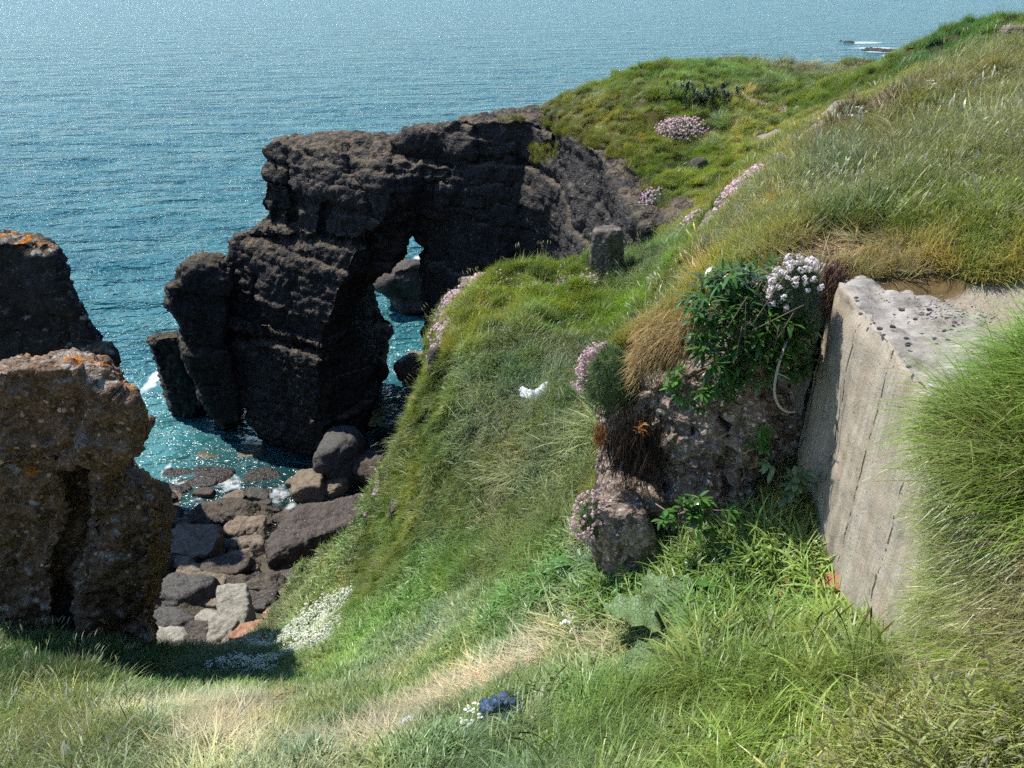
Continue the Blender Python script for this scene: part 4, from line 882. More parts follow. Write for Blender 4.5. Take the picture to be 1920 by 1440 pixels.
# candidate points: spacing grows with distance from the camera
def cand():
    out = []
    for r0, r1, s in ((.5, 1.6, .026), (1.6, 2.6, .026), (2.6, 3.8, .03), (3.8, 5.2, .036), (5.2, 7, .044), (7, 9.5, .058), (9.5, 13, .08), (13, 18, .11), (18, 27, .15)):
        hw = r1 * .95; A = (2 * hw) * (r1 + 1.2) ; n = int(A / s ** 2)
        x = RNG.uniform(-hw, hw, n); y = RNG.uniform(-.6, r1, n); r = np.sqrt(x * x + y * y); m = (r >= r0) & (r < r1)
        x, y = x[m], y[m]; m = sdist(LAND, x, y) < .12; x, y = x[m], y[m]
        z = HT(x, y); px, py, dz = project(np.stack([x, y, z], 1)); m = (dz > .15) & (px > -330) & (px < 2650) & (py > -80) & (py < 1800)
        out.append(np.stack([x[m], y[m], z[m], np.full(m.sum(), s)], 1))
    return np.concatenate(out)
C = cand(); x, y, z, sp = C.T
gx_, gy_ = slope(x, y); steepness = np.hypot(gx_, gy_)
col, ln, kd = cover(x, y)
ln2 = ln
dist = np.sqrt(x * x + y * y + z * z)
inwall = (sdist([(1.16, 1.35), (1.34, 3.06), (1.46, 3.08), (1.78, 2.93), (2.05, 2.5), (1.75, 2.3), (1.55, 1.98), (1.45, 1.3)], x, y) < .0)
keep = (~inwall) & (steepness < 6) & (RNG.random(len(x)) > bare_at(x, y) * 1.1)
keep &= ~((sdist(bkb[:6] + [(1.3, 3.05), (.6, 3.3)], x, y) < .02))
for bx_, by_, br_ in [(*hit(1240, 1225)[:2], .17), (*hit(1250, 1190)[:2], .12), (1.08, 2.38, .07), (1.14, 2.34, .07), (*hit(1180, 1085)[:2], .07), (*hit(1080, 1075)[:2], .07), (*hit(1330, 1120)[:2], .07), (*hit(945, 1352)[:2], .10), (*hit(1000, 750)[:2], .12)]: keep &= (np.hypot(x - bx_, y - by_) > br_ * (.75 + .5 * RNG.random(len(x))))
pn = n2(x, y, 3.0, 81); pn2 = n2(x, y, 9.0, 82)
# hummock holes: slightly sparser dark hollows
keep &= RNG.random(len(x)) > sstep(.45, .7, n2(x, y, 2.2, 83)) * .55
x, y, z, sp, col, ln, kd, dist, pn, pn2, gx_, gy_ = [a_[keep] for a_ in (x, y, z, sp, col, ln, kd, dist, pn, pn2, gx_, gy_)]
# white flower patch
wf_ = hit(560, 1185); wf2 = hit(640, 1140); wf3 = hit(460, 1215); wm = np.zeros(len(x))
for q, a_ in ((wf_, .5), (wf2, .42), (wf3, .3), (hit(600, 1165), .5), (hit(515, 1215), .45), (hit(560, 1225), .42), (hit(490, 1245), .35), (hit(610, 1200), .35), (hit(435, 1255), .3)):
    wm = np.maximum(wm, np.exp(-((x - q.x) ** 2 + (y - q.y) ** 2) / (a_ * .62) ** 2))
isw = RNG.random(len(x)) < np.clip(wm * 1.5 - .45 + .5 * pn + .3 * pn2, 0, .7)
weed = (np.isin(kd, ['B']) & (RNG.random(len(x)) < .22 + .3 * pn)) 
weed |= np.isin(kd, ['H', 'B']) & (dist < 3.5) & (RNG.random(len(x)) < .06 * (pn > .1))
straw_mix = np.isin(kd, ['S']) & (RNG.random(len(x)) < .18 + .6 * pn)
sweep = -1.15 + .9 * n2(x, y, .8, 91)                   # wind and slope comb the blades to the lower right
jit = 1 + .24 * pn + .14 * pn2
m1_ = .25 * sstep(.15, .7, n2(x, y, 1.9, 84)); m2_ = .45 * sstep(.2, .8, n2(x, y, 1.3, 85)) * (kd != 'S'); m3_ = .35 * sstep(.2, .8, n2(x, y, 2.6, 86))
lum = col.mean(1, keepdims=True)
col = col * .88 + lum * .12
col = col * (1 - m1_[:, None]) + m1_[:, None] * np.array([1.75, 1.25, .62]) * lum; col = col * (1 - m2_[:, None]) + m2_[:, None] * np.array([.78, 1.12, .80]) * lum; col = col * (1 - m3_[:, None]) + m3_[:, None] * np.array([1.05, 1.15, .35]) * lum
hv = 1 + .30 * n2(x, y, 1.4, 95); colj = col * (jit * hv)[:, None] * np.stack([1 + .14 * pn2, np.ones(len(x)), 1 - .1 * pn2], 1)
yel = RNG.random(len(x)) < .10
colj = np.where(yel[:, None], colj * np.array([1.45, 1.15, 1.0]), colj)
GAINC = {'F': np.array([1.58, 1.76, 1.6]), 'L': 1.6, 'B': 1.5, 'S': 1.35, 'H': 1.45, 'K': .9, 'W': 1.1, 'C': 1.0}
def go(name, kind, m, label, lscale=1.0, wscale=None, tiltamt=.5, rotmode='sweep', colmul=None, nvar=5):
    n = m.sum()
    if n == 0: return
    L = ln[m] * lscale * RNG.uniform(.75, 1.3, n) * (1 + .25 * pn[m])
    s = np.maximum(L, sp[m] * 1.7)
    rz = (sweep[m] + RNG.normal(0, .75, n)) if rotmode == 'sweep' else RNG.uniform(0, 2 * np.pi, n)
    # lean downhill a little
    rx = np.arctan(gy_[m]) * tiltamt + RNG.normal(0, .12, n); ry = -np.arctan(gx_[m]) * tiltamt + RNG.normal(0, .12, n)
    eu = np.zeros((n, 3))
    for i in range(n):
        M = Euler((rx[i], ry[i], 0)).to_matrix() @ Matrix.Rotation(rz[i], 3, 'Z'); eu[i] = M.to_euler()
    sc_ = np.stack([s, s, np.minimum(s, L * 1.15)], 1)
    cc = colj[m] * GAINC[kind] * (colmul if colmul is not None else 1.0)
    scatter(name, kind, np.stack([x[m], y[m], z[m]], 1), eu, sc_, cc, label, nvar)
    print(name, n)
base_ = ~isw
go('short_grass', 'F', base_ & (kd == 'F'), 'soft short clumpy grass covering the headland and the shelf')
go('seeding_grass', 'L', base_ & (kd == 'L'), 'long grey green grass with pale seed heads on the slopes')
go('broad_grass', 'B', base_ & (kd == 'B') & ~weed, 'bright broad bladed grass growing in the gully', rotmode='any')
go('low_weeds', 'W', base_ & weed, 'low leafy weeds mixed through the gully grass', .6, rotmode='any')
go('dry_straw', 'S', base_ & (kd == 'S') & ~straw_mix, 'bleached dry straw flattened along the worn path', 1.2, rotmode='sweep')
go('sparse_grass', 'F', base_ & straw_mix, 'thin green grass coming up through the straw', .7, colmul=np.array([.62, .85, .5]))
go('draping_grass', 'H', base_ & (kd == 'H') & ~weed, 'long fine grass draped down beside the wall and across the foreground')
go('white_flowers', 'C', isw, 'carpet of small white flowers above the shore boulders', .75, rotmode='any', colmul=np.array([.8, .95, .7]))
nd = 1500;  dx_ = RNG.uniform(1.26, 2.0, nd); dy_ = RNG.uniform(1.0, 2.0, nd); m_ = (dx_ > 1.27 + .38 * np.clip(dy_ - 1.78, 0, 1) / .27) ; dx_, dy_ = dx_[m_], dy_[m_]
dz_ = np.maximum(HT(dx_, dy_), np.where(dy_ > 1.35, -1.14, -3)) + .02; n = len(dx_)
eu = np.zeros((n, 3))
for i in range(n): eu[i] = (Matrix.Rotation(math.pi + .25 + RNG.normal(0, .45), 3, 'Z') @ Matrix.Rotation(RNG.uniform(-.1, .5), 3, 'Y')).to_euler()
L_l = RNG.uniform(.16, .36, n)
# turf bulging down the near end of the wall
nf = 1500; fz = RNG.uniform(-1.95, -1.10, nf); fy = RNG.uniform(1.05, 2.0, nf); m_ = fy < 1.86 - .42 * np.clip(-1.1 - fz, 0, .6) + .04 * RNG.normal(size=nf); fz, fy = fz[m_], fy[m_]
fx = 1.205 + (fy - 1.35) * .0818 + .02 + .10 * np.clip(fy - 1.7, 0, 1); nf = len(fx)
eu2 = np.zeros((nf, 3))
for i in range(nf): eu2[i] = (Matrix.Rotation(math.pi + .35 + RNG.normal(0, .5), 3, 'Z') @ Matrix.Rotation(RNG.uniform(.1, .9), 3, 'Y')).to_euler()
dx_ = np.r_[dx_, fx]; dy_ = np.r_[dy_, fy]; dz_ = np.r_[dz_, fz]; eu = np.r_[eu, eu2]; L_l = np.r_[L_l, RNG.uniform(.08, .19, nf)]
dc, _, _ = cover(dx_, dy_); dc = dc * (1.35 + .4 * n2(dx_ + dz_, dy_, 6, 96))[:, None]; dd_ = RNG.random(len(dc)) < .14; dc = np.where(dd_[:, None], np.array([[.42, .36, .2]]), dc)
scatter('overhanging_grass', 'H', np.stack([dx_, dy_, dz_], 1), eu, np.stack([L_l] * 3, 1), dc, 'thick mane of long green grass hanging over the near end of the wall')
bm2 = base_ & np.isin(kd, ['H', 'L', 'F']) & (dist < 7) & (RNG.random(len(x)) < .10)
go('coarse_grass', 'B', bm2, 'scattered coarse broad blades among the finer grass', .85, rotmode='any')
tk = base_ & np.isin(kd, ['F', 'L']) & (RNG.random(len(x)) < .05 * sstep(2.5, 4, dist))
go('tussocks', 'L', tk, 'larger shaggy tussocks dotted over the grassy slopes', 1.7, rotmode='any')
ks = base_ & (np.isin(kd, ['H', 'L'])) & (dist < 3.4) & (RNG.random(len(x)) < .03)
go('seed_stalks', 'K', ks, 'tall dark grass stalks with seed heads in the near foreground', 1.15, colmul=np.array([.62, .50, .42]))

# ================================================================== THRIFT, LEAFY PLANTS, LITTER
M_PINKF = leaf_mat('thrift_pink', (.74, .52, .58), .8, .2, False, .1, .25); M_WHITEF = leaf_mat('thrift_white', (.84, .74, .76), .8, .2, False, .1, .15)
M_CUSH = leaf_mat('thrift_leaves', (.14, .21, .08), .6, .25, False, .2, .45); M_GCUSH = leaf_mat('grey_thrift_leaves', (.13, .19, .11), .6, .25, False, .2, .4)
rf = random.Random(11)
def pom(mb, c, r, n=7, jit=.3):
    """one flower head: a ruffled ball of petals with a paler top"""
    V, F = ico(1)
    q = [Vector(c) + Vector(v) * r * (1 + rf.uniform(-jit, jit)) for v in V.tolist()]
    mb.add(q, [tuple(f) for f in F.tolist()], rf.random())
def pom2(mb, r):
    for k in range(26):
        v = Vector((rf.gauss(0, 1), rf.gauss(0, 1), rf.gauss(.25, .8))).normalized(); a = v.orthogonal().normalized(); a.rotate(Matrix.Rotation(rf.uniform(0, 6.28), 3, v)); b = v.cross(a); q = v * r * rf.uniform(.7, 1.05); s = r * rf.uniform(.28, .5)
        n_ = v * s * .5
        mb.add([q + a * s + n_ * rf.uniform(-.3, 1), q + b * s * .8, q - a * s + n_ * rf.uniform(-.3, 1), q - b * s * .8], [(0, 1, 2, 3)], rf.random())
def thrift(label, centre, rad, mat, nheads, headr, side=None, cush=True, cmat=None, nblades=2600, heads_as='parts', group='clumps of thrift in flower', bias=(0, 0, 1), spread=1.0, squash=.8, bl=.03):
    """cushion of fine leaves with round flower heads; centre in place coordinates, bias = side where the heads sit"""
    c = Vector(centre); t_ = empty('thrift_clump', c); tag(t_, label, 'flower clump', group)
    if cush:
        mb = MB(); V, F = ico(3)
        d = .12 * fbm(V * 2.2, 3, int(c.x * 100) & 63); core = [(v[0] * rad[0] * .76 * (1 + e), v[1] * rad[1] * .76 * (1 + e), v[2] * rad[2] * .76 * (1 + e)) for v, e in zip(V, d)]
        mb.add(core, [tuple(f) for f in F.tolist()], .05)
        for i in range(nblades):
            v = Vector((rf.gauss(0, 1), rf.gauss(0, 1), rf.gauss(.3, 1))).normalized(); p = Vector((v.x * rad[0], v.y * rad[1], v.z * rad[2])) * (.84 + .09 * math.sin(v.x * 5 + v.z * 3) + .07 * math.sin(v.y * 7 + v.x * 6))
            dd = (v + Vector((rf.gauss(0, .5), rf.gauss(0, .5), rf.gauss(.15, .5)))).normalized()
            strip(mb, p, dd, Z, bl * rf.uniform(.6, 1.4), bl * .09, rf.uniform(-.3, .6), 1, rf.random())
        mb.build('cushion', cmat or M_CUSH, t_, smooth=False)
    bz = Vector(bias).normalized(); k = 0; hm = MB()
    while k < nheads:
        v = Vector((rf.gauss(0, 1), rf.gauss(0, 1), rf.gauss(0, 1))).normalized()
        if v.dot(bz) < 1 - spread * rf.random(): continue
        p = Vector((v.x * rad[0], v.y * rad[1], v.z * rad[2])) * (rf.uniform(1.0, 1.10) if rf.random() < .7 else rf.uniform(1.08, 1.28)) + v * headr
        r = headr * rf.uniform(.75, 1.2)
        if heads_as == 'parts' and k < 100:
            o_mb = MB(); pom2(o_mb, r); tube(o_mb, [(0, 0, -r * .6), tuple(-v * headr * 3)], [r * .12, r * .1], 3, .1)
            o_ = o_mb.build('flower_head', mat, t_, smooth=False); o_.location = p
        else: pom(hm, p, r)
        k += 1
    if hm.n:
        o_ = hm.build('flower_heads', mat, t_, smooth=False); o_['kind'] = 'stuff'
    return t_
P_ = lambda px, py, Y: aty(px, py, Y)
thrift('round green thrift cushion rimmed with pink heads beside tan grass, largest near clump', P_(1150, 716, 3.30), (.155, .13, .185), M_PINKF, 100, .0105, bias=(-.80, .30, .42), spread=.38, cmat=M_CUSH, nblades=9000, bl=.026)
thrift('white headed thrift clump beside the far end of the concrete wall', P_(1494, 545, 2.93), (.095, .08, .115), M_WHITEF, 70, .0125, bias=(-.6, -.35, .75), spread=.95, cmat=M_GCUSH, nblades=3600, bl=.034)
thrift('pink thrift draped down the left of the angular boulder below the bank', P_(1112, 972, 2.93), (.085, .07, .135), M_PINKF, 100, .0085, bias=(-.6, -.5, .4), spread=1.1, cmat=M_CUSH, nblades=1800, bl=.02)
def rim(label, pts, n, wpx, headr, mat=M_PINKF, green=True, dz=.02):
    """string of flower heads along the turf edge"""
    P = []; 
    for px, py in pts: P.append(place(px, py))
    c = sum(P, Vector()) / len(P); t_ = empty('thrift_clump', c); tag(t_, label, 'flower clump', 'clumps of thrift in flower')
    hm = MB(); cm = MB()
    for i in range(n):
        s = rf.random() * (len(P) - 1); a = int(s); q = P[a].lerp(P[a + 1], s - a); k = q.length / FPX
        q = q + Vector((rf.gauss(0, wpx * k), rf.gauss(0, wpx * k * 1.3), 0)); zz = float(HT(np.array([q.x]), np.array([q.y]))[0])
        q.z = max(zz, q.z - .12) + dz + rf.uniform(.01, .06)
        pom(hm, q - c, headr * rf.uniform(.7, 1.2))
        if green:
            for j in range(7): strip(cm, q - c + Vector((rf.gauss(0, .03), rf.gauss(0, .03), -.06)), Vector((rf.gauss(0, .6), rf.gauss(0, .6), 1)), Z, .06, .006, .3, 1, rf.random())
    hm.build('flower_heads', mat, t_, smooth=False)['kind'] = 'stuff'
    if cm.n: cm.build('cushion', M_CUSH, t_, smooth=False)
rim('long pink thrift strip along the left rim of the grassy shelf', [(905,520),(880,530),(855,545),(838,570),(834,600),(828,630),(824,660)], 1000, 9, .021)
rim('thin dotted line of pale thrift across the top of the shelf', [(935,528),(965,535),(985,548),(1010,552)], 60, 5, .011, green=False)
rim('short pink thrift row in the middle of the shelf top', [(1028,544),(1050,536),(1075,530)], 70, 4, .012, green=False)
rim('sparse pink thrift just left of the stone post foot', [(1092,527),(1108,530),(1120,538),(1138,540)], 45, 5, .011, green=False)
rim('small pink thrift clump on the edge above the shaded boulders', [(742,845),(738,870),(728,885)], 120, 5, .016)
rim('pink thrift tumbling over the edge above the huge slab', [(725,905),(708,925),(700,950),(697,965)], 300, 6, .017)
rim('pink thrift edge on the far slope behind the shelf', [(1425,340),(1405,350),(1385,365),(1370,380),(1360,395)], 520, 10, .024)
rim('lower curved strip of pink thrift at the valley foot', [(1318,405),(1300,414),(1288,425)], 160, 7, .02)
rim('faint scattered thrift in tan grass right of the valley foot', [(1338,435),(1325,470),(1318,480)], 40, 6, .011, green=False)
c = place(1281, 252); thrift('big domed mound of pink thrift on the headland turf', c + Vector((0, 0, .05)), (.36, .32, .17), M_PINKF, 420, .015, bias=(-.3, -.5, .6), spread=1.2, nblades=1500, heads_as='mass', bl=.05)
c = place(1243, 372); thrift('grey green thrift cushion at the cliff corner with pale heads', c + Vector((-.08, -.1, -.06)), (.20, .2, .17), M_PINKF, 130, .014, bias=(-.8, -.2, .5), spread=.8, nblades=1500, heads_as='mass', cmat=M_GCUSH, bl=.04)

def smoothp2(p): return [p[0].lerp(p[1], t / 3).lerp(p[1].lerp(p[2], t / 3), t / 3 * .5) if t < 3 else p[1] for t in range(4)] + [p[1].lerp(p[2], t / 3) for t in (1, 2, 3)]
# ---- leafy plants
M_LEAF = leaf_mat('glossy_leaves', (.075, .165, .035), .28, .25, False, .55, .45); M_LEAFB = leaf_mat('bright_leaves', (.10, .22, .05), .32, .3, False, .5, .4)
M_GREYLEAF = leaf_mat('grey_leaves', (.20, .29, .15), .55, .3, False, .3, .3); M_STEM = plain('plant_stem', (.28, .22, .15), .7)
def shoot(mb, base, dirv, n, L, w, rnd, sp=.9):
    d = Vector(dirv).normalized(); o1 = d.orthogonal().normalized(); o2 = d.cross(o1)
    for i in range(n):
        q = i * 2.4 + rnd.uniform(-.3, .3); s = i / n; out = o1 * math.cos(q) + o2 * math.sin(q); dd = d * (.25 + 1.3 * s) + out * sp
        strip(mb, Vector(base) + d * (L * .9 * s), dd, Z, L * rnd.uniform(.7, 1.15) * (1 - .35 * s), w, rnd.uniform(.3, 1.1), 4, rnd.random(), taper=3)
def leafy(label, shoots, mat, nleaf=12, L=.07, w=.018, seed=1, name='leafy_plant', cat='plant', group=None):
    rnd = random.Random(seed); c = sum((Vector(s[0]) for s in shoots), Vector()) / len(shoots); t_ = empty(name, c); tag(t_, label, cat, group); mb = MB(); st = MB()
    for b, d in shoots:
        b = Vector(b); shoot(mb, b - c, d, nleaf, L * rnd.uniform(.8, 1.2), w * rnd.uniform(.8, 1.2), rnd)
        back = b - c - Vector(d).normalized() * L * .9 - Vector((0, -.02, .03)); tube(st, [back, b - c + Vector(d).normalized() * L * .5], [.003, .002], 4)
    mb.build('leaves', mat, t_, smooth=True); st.build('stem', M_STEM, t_); return t_
rl = random.Random(5); sh = []
outl = [(1300,600),(1310,545),(1350,520),(1400,512),(1450,520),(1500,580),(1520,640),(1500,690),(1450,720),(1390,725),(1330,700),(1300,660)]
while len(sh) < 120:
    px, py = rl.uniform(1295, 1505), rl.uniform(508, 735)
    if n2(np.array([px]), np.array([py]), .02, 9)[0] < -.25: continue
    if sdist(outl, np.array([px]), np.array([py]))[0] > 0: continue
    f = (735 - py) / 225; Y = 2.80 + .22 * f + rl.uniform(-.04, .07); p = aty(px, py, Y); sh.append((p, (rl.gauss(-.15, .5), rl.gauss(-.55, .35), rl.gauss(.7, .4))))
leafy('large glossy dark green leafy bush hanging over the top of the bank', sh, M_LEAF, 11, .088, .016, 2, 'leafy_bush', 'bush')
bmb = MB(); bt = bpy.data.objects['leafy_bush']
for i in range(8):
    a = aty(rl.uniform(1320, 1500), rl.uniform(620, 720), 2.95); b = aty(rl.uniform(1310, 1510), rl.uniform(515, 620), 2.80); m = (a + b) / 2 + Vector((rl.gauss(0, .03), -.07, rl.gauss(0, .02)))
    tube(bmb, [q - bt.location for q in smoothp2([a, m, b])], [.0024] * 7, 4, .4)
bmb.build('branches', plain('dark_wood', (.13, .10, .07), .8), bt)
def small(px, py, Y, r, n, label, mat=M_LEAF, L=.06, w=.018, seed=3, nleaf=12):
    rnd = random.Random(seed); s = []
    for i in range(n): s.append((aty(px + rnd.gauss(0, r * .5), py + rnd.gauss(0, r * .45), Y + rnd.uniform(-.03, .03)), (rnd.gauss(0, .6), rnd.gauss(-.6, .3), rnd.gauss(.6, .4))))
    return leafy(label, s, mat, nleaf, L, w, seed)
small(1288, 948, 2.72, 48, 15, 'round bright leafy plant growing low on the middle of the bank', M_LEAF, .06, .019, 4)
small(1268, 725, 2.92, 28, 7, 'small leafy sprig under the tan grass at left end of the bush', M_LEAFB, .055, .015, 5)
small(1345, 735, 2.88, 36, 9, 'leafy tuft hanging below the large bush in the middle', M_LEAF, .06, .016, 6)
small(1425, 832, 2.78, 24, 6, 'small bright sprig in the crack right of the bank centre', M_LEAFB, .05, .014, 7)
small(1470, 895, 2.74, 34, 7, 'grey green broad leaved plant near the slabs', M_GREYLEAF, .065, .024, 8, 9)
small(1495, 690, 2.88, 26, 6, 'dark leaf tuft beside the thin concrete slab', M_LEAF, .055, .018, 9)
small(1205, 808, 3.05, 14, 3, 'tiny rosette with orange leaves in the shadowed roots', leaf_mat('orange_leaves', (.32, .16, .05), .5, .25, False, .3, .5), .045, .012, 10, 8)
c = place(1325, 195); sh = [(c + Vector((rl.gauss(0, .28), rl.gauss(0, .2), rl.uniform(0, .25))), (rl.gauss(0, .6), rl.gauss(-.4, .4), 1)) for i in range(70)]
leafy('dark green bush in the hollow of the headland turf', sh, leaf_mat('dark_leaves', (.022, .05, .02), .5, .15, False, .3, .5), 12, .09, .03, 21, 'dark_bush', 'bush')
c = place(1215, 1075, .0); 
def big_leaf(px, py, L, w, az, el, mat, parent, c, seed, bendk=1.0, lift=0.0):
    """one big wavy leaf with a raised midrib"""
    rnd = random.Random(seed); n, m = 14, 8; V = []; F = []
    p0 = Vector((0, 0, 0)); d = Vector((math.cos(az) * math.cos(el), math.sin(az) * math.cos(el), math.sin(el))); side = Vector((-math.sin(az), math.cos(az), 0)); up = side.cross(d) * -1
    p = p0.copy(); e = el
    for i in range(n + 1):
        s = i / n; ww = w * .5 * (math.sin(math.pi * (s * .93 + .05)) ** .6) * (1 - .25 * s)
        nn = Vector((-math.cos(az) * math.sin(e), -math.sin(az) * math.sin(e), math.cos(e)))
        for j in range(-m // 2, m // 2 + 1):
            q = j / (m / 2); wav = .10 * w * math.sin(s * 22 + q * 3 + seed) * abs(q) + .10 * w * abs(q) - .05 * w * (1 - abs(q)) * math.cos(s * 30)*.2
            V.append(p + side * (ww * q * (1 + .07 * math.sin(i * 2.3 + seed))) + nn * wav)
        dd = Vector((math.cos(az) * math.cos(e), math.sin(az) * math.cos(e), math.sin(e))); p = p + dd * (L / n); e -= bendk * 1.1 / n
    k = m + 1
    for i in range(n):
        for j in range(m): F.append((i * k + j, i * k + j + 1, (i + 1) * k + j + 1, (i + 1) * k + j))
    mb = MB(); mb.add(V, F, rnd.uniform(.35, .75)); o_ = mb.build('leaf', mat, parent); o_.location = Vector(place(px, py, .02)) - c + Vector((0, 0, lift)); return o_
bl_ = NT('burdock_leaf'); v_ = bl_.ramp(bl_.voronoi(55, 'DISTANCE_TO_EDGE'), .0, .12); cc = bl_.mix(v_, (.26, .36, .17), (.16, .26, .10)); cc = bl_.mix(bl_.noise(9, 3), cc, (.20, .30, .13))
pa = bl_.bsdf(cc, .5, bl_.bump(v_, .004), .35); tr_ = bl_.N('ShaderNodeBsdfTranslucent'); tr_.inputs[0].default_value = (.14, .24, .05, 1); mx = bl_.N('ShaderNodeMixShader'); mx.inputs[0].default_value = .2; bl_.L(pa, mx.inputs[1]); bl_.L(tr_.outputs[0], mx.inputs[2]); M_BUR = bl_.done(mx.outputs[0])
c = place(1240, 1225, .02); t_ = empty('broad_leaf_plant', c); tag(t_, 'plant with huge wrinkled grey green leaves in the gully grass', 'plant')
for k, (px, py, L, w, az, el) in enumerate(((1235,1200,.22,.15,2.6,.45),(1255,1185,.20,.14,1.9,.7),(1262,1215,.20,.14,.6,.5),(1245,1240,.19,.12,3.7,.25),(1235,1250,.17,.10,4.4,.1),(1215,1270,.13,.08,4.0,.0),(1275,1235,.16,.11,5.4,.2),(1265,1175,.16,.10,1.2,.9))):
    big_leaf(px, py, L * 1.25, w * 1.25, az, el, M_BUR, t_, c, k, 1.0, .05)
for k, (px, py, lb) in enumerate(((1180,1085,'dock plant with long bright leaves below the angular boulder'),(1080,1075,'dock plant with narrow bright leaves left of the angular boulder'),(1330,1120,'dock plant with upright leaves between the bank and the pipe'))):
    c = place(px, py, .02); t_ = empty('dock_plant', c); tag(t_, lb, 'plant'); r_ = random.Random(k + 3)
    for j in range(7): big_leaf(px + r_.gauss(0, 9), py + r_.gauss(0, 6), r_.uniform(.12, .2), r_.uniform(.035, .055), r_.uniform(0, 6.28), r_.uniform(.3, 1.2), M_LEAFB, t_, c, k * 9 + j, 1.0, .02)

# ---- roots, dead stems
M_ROOT = plain('dark_root', (.085, .05, .035), .9, .4, 30); M_TWIG = plain('bleached_twig', (.50, .44, .35), .8, .2, 30); M_DEAD = plain('dry_stalk', (.45, .36, .24), .8, .25, 30)
mb = MB(); pts = [aty(x_, y_, Y_) for x_, y_, Y_ in ((1475,640,2.84),(1466,665,2.80),(1456,700,2.76),(1452,735,2.74),(1460,760,2.74),(1475,772,2.75),(1490,772,2.78))]
def smoothp(p, n=4):
    o_ = []
    for i in range(len(p) - 1):
        a, b = p[max(i - 1, 0)], p[i]; c_, d = p[i + 1], p[min(i + 2, len(p) - 1)]
        for k in range(n):
            t = k / n; o_.append(.5 * ((2 * b) + (c_ - a) * t + (2 * a - 5 * b + 4 * c_ - d) * t * t + (3 * b - a - 3 * c_ + d) * t ** 3))
    return o_ + [p[-1]]
pts = smoothp(pts); tube(mb, pts, [.0055] * len(pts), 6, .5); tube(mb, smoothp([aty(1456,700,2.76), aty(1470,705,2.74), aty(1482,712,2.76)]), .003, 5, .5); o = mb.build('root', plain('pale_root', (.40, .36, .29), .7, .2, 40)); tag(o, 'pale curved root dangling below the leafy bush', 'root')
def rootmat(label, box, n, Y0, Y1, lean, col, L=.12, w=.004, name='root_mat', down=True):
    mb = MB(); r_ = random.Random(len(label))
    for i in range(n):
        cx_, cy_ = (box[0] + box[2]) / 2, (box[1] + box[3]) / 2; px, py = r_.gauss(cx_, (box[2] - box[0]) * .23), r_.gauss(cy_, (box[3] - box[1]) * .27); f = (py - box[1]) / (box[3] - box[1]); p = aty(px, py, Y1 + (Y0 - Y1) * f + r_.uniform(-.02, .03))
        d = Vector((r_.gauss(lean, .35), r_.gauss(-.35, .2), -1 if down else .6)); strip(mb, p, d, Z, L * r_.uniform(.5, 1.4), w * r_.uniform(.5, 1.3), r_.uniform(-.4, .5), 4, r_.random())
    o_ = mb.build(name, leaf_mat(name, col, .8, .05, False, .1, .5)); tag(o_, label, 'roots'); return o_
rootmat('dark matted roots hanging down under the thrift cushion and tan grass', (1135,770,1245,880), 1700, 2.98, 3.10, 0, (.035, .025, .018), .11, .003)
rootmat('brown root mat curving over the far end of the wall', (1528,488,1600,560), 1100, 2.98, 3.05, -.6, (.13, .075, .05), .08, .003)
rootmat('rusty orange tuft of moss at the left edge of the hanging roots', (1114,795,1138,830), 700, 3.0, 3.05, 0, (.20, .085, .03), .03, .0025, 'moss_tuft')
mb = MB(); r_ = random.Random(77)
for i in range(2400):
    px = r_.uniform(1190, 1295); yb = 668 - (px - 1185) * .50; py = yb + abs(r_.gauss(0, 26)) * (1 if r_.random() < .8 else -1); p = aty(px, py, 3.12 - .0009 * (py - yb) + r_.uniform(-.04, .02) - .0006 * (px - 1185))
    strip(mb, p, Vector((r_.gauss(-.5, .4), r_.gauss(-.5, .3), r_.gauss(.3, .3))), Z, r_.uniform(.05, .12), .0028, r_.uniform(.6, 1.8), 4, r_.random())
o = mb.build('tan_grass', leaf_mat('tan_grass', (.36, .25, .11), .7, .25, False, .2, .35)); tag(o, 'shaggy tan grass overhanging the rim above the hanging roots', 'grass', kind='stuff')
def twigs(label, segs, r, mat=M_TWIG, name='dead_twig'):
    mb = MB()
    for s in segs:
        p = smoothp([place(px, py, dz) for px, py, dz in s], 3); tube(mb, p, [r * (1 - .5 * i / len(p)) for i in range(len(p))], 5, .5)
    o_ = mb.build(name, mat); tag(o_, label, 'twig'); return o_
twigs('bleached forked twig lying in dry grass near the lower left', [[(378,1385,.02),(395,1402,.03),(430,1412,.03),(470,1418,.02)],[(378,1385,.03),(420,1378,.05),(445,1362,.05)],[(470,1418,.02),(515,1405,.04),(545,1385,.06)]], .006)
twigs('thin pale branching twig standing above the dry grass', [[(450,1360,.0),(455,1345,.12),(445,1330,.2)],[(455,1350,.1),(470,1335,.2)],[(460,1365,.0),(466,1340,.14)]], .004)
twigs('bent white dry stalk in the lower right grass', [[(1760,1440,.03),(1752,1400,.08),(1738,1370,.12),(1752,1322,.17),(1775,1316,.18)],[(1752,1322,.17),(1790,1380,.05)]], .0022)
twigs('long dry stems lying side by side along the worn path', [[(880,1340,.02),(940,1290,.04),(1010,1240,.05),(1060,1215,.04)],[(830,1360,.02),(900,1310,.03),(980,1265,.04)],[(930,1250,.03),(960,1222,.07),(1005,1208,.06)],[(760,1400,.02),(820,1370,.03),(900,1345,.02)],[(1050,1215,.03),(1090,1192,.04)]], .0035, M_DEAD, 'dry_stems')

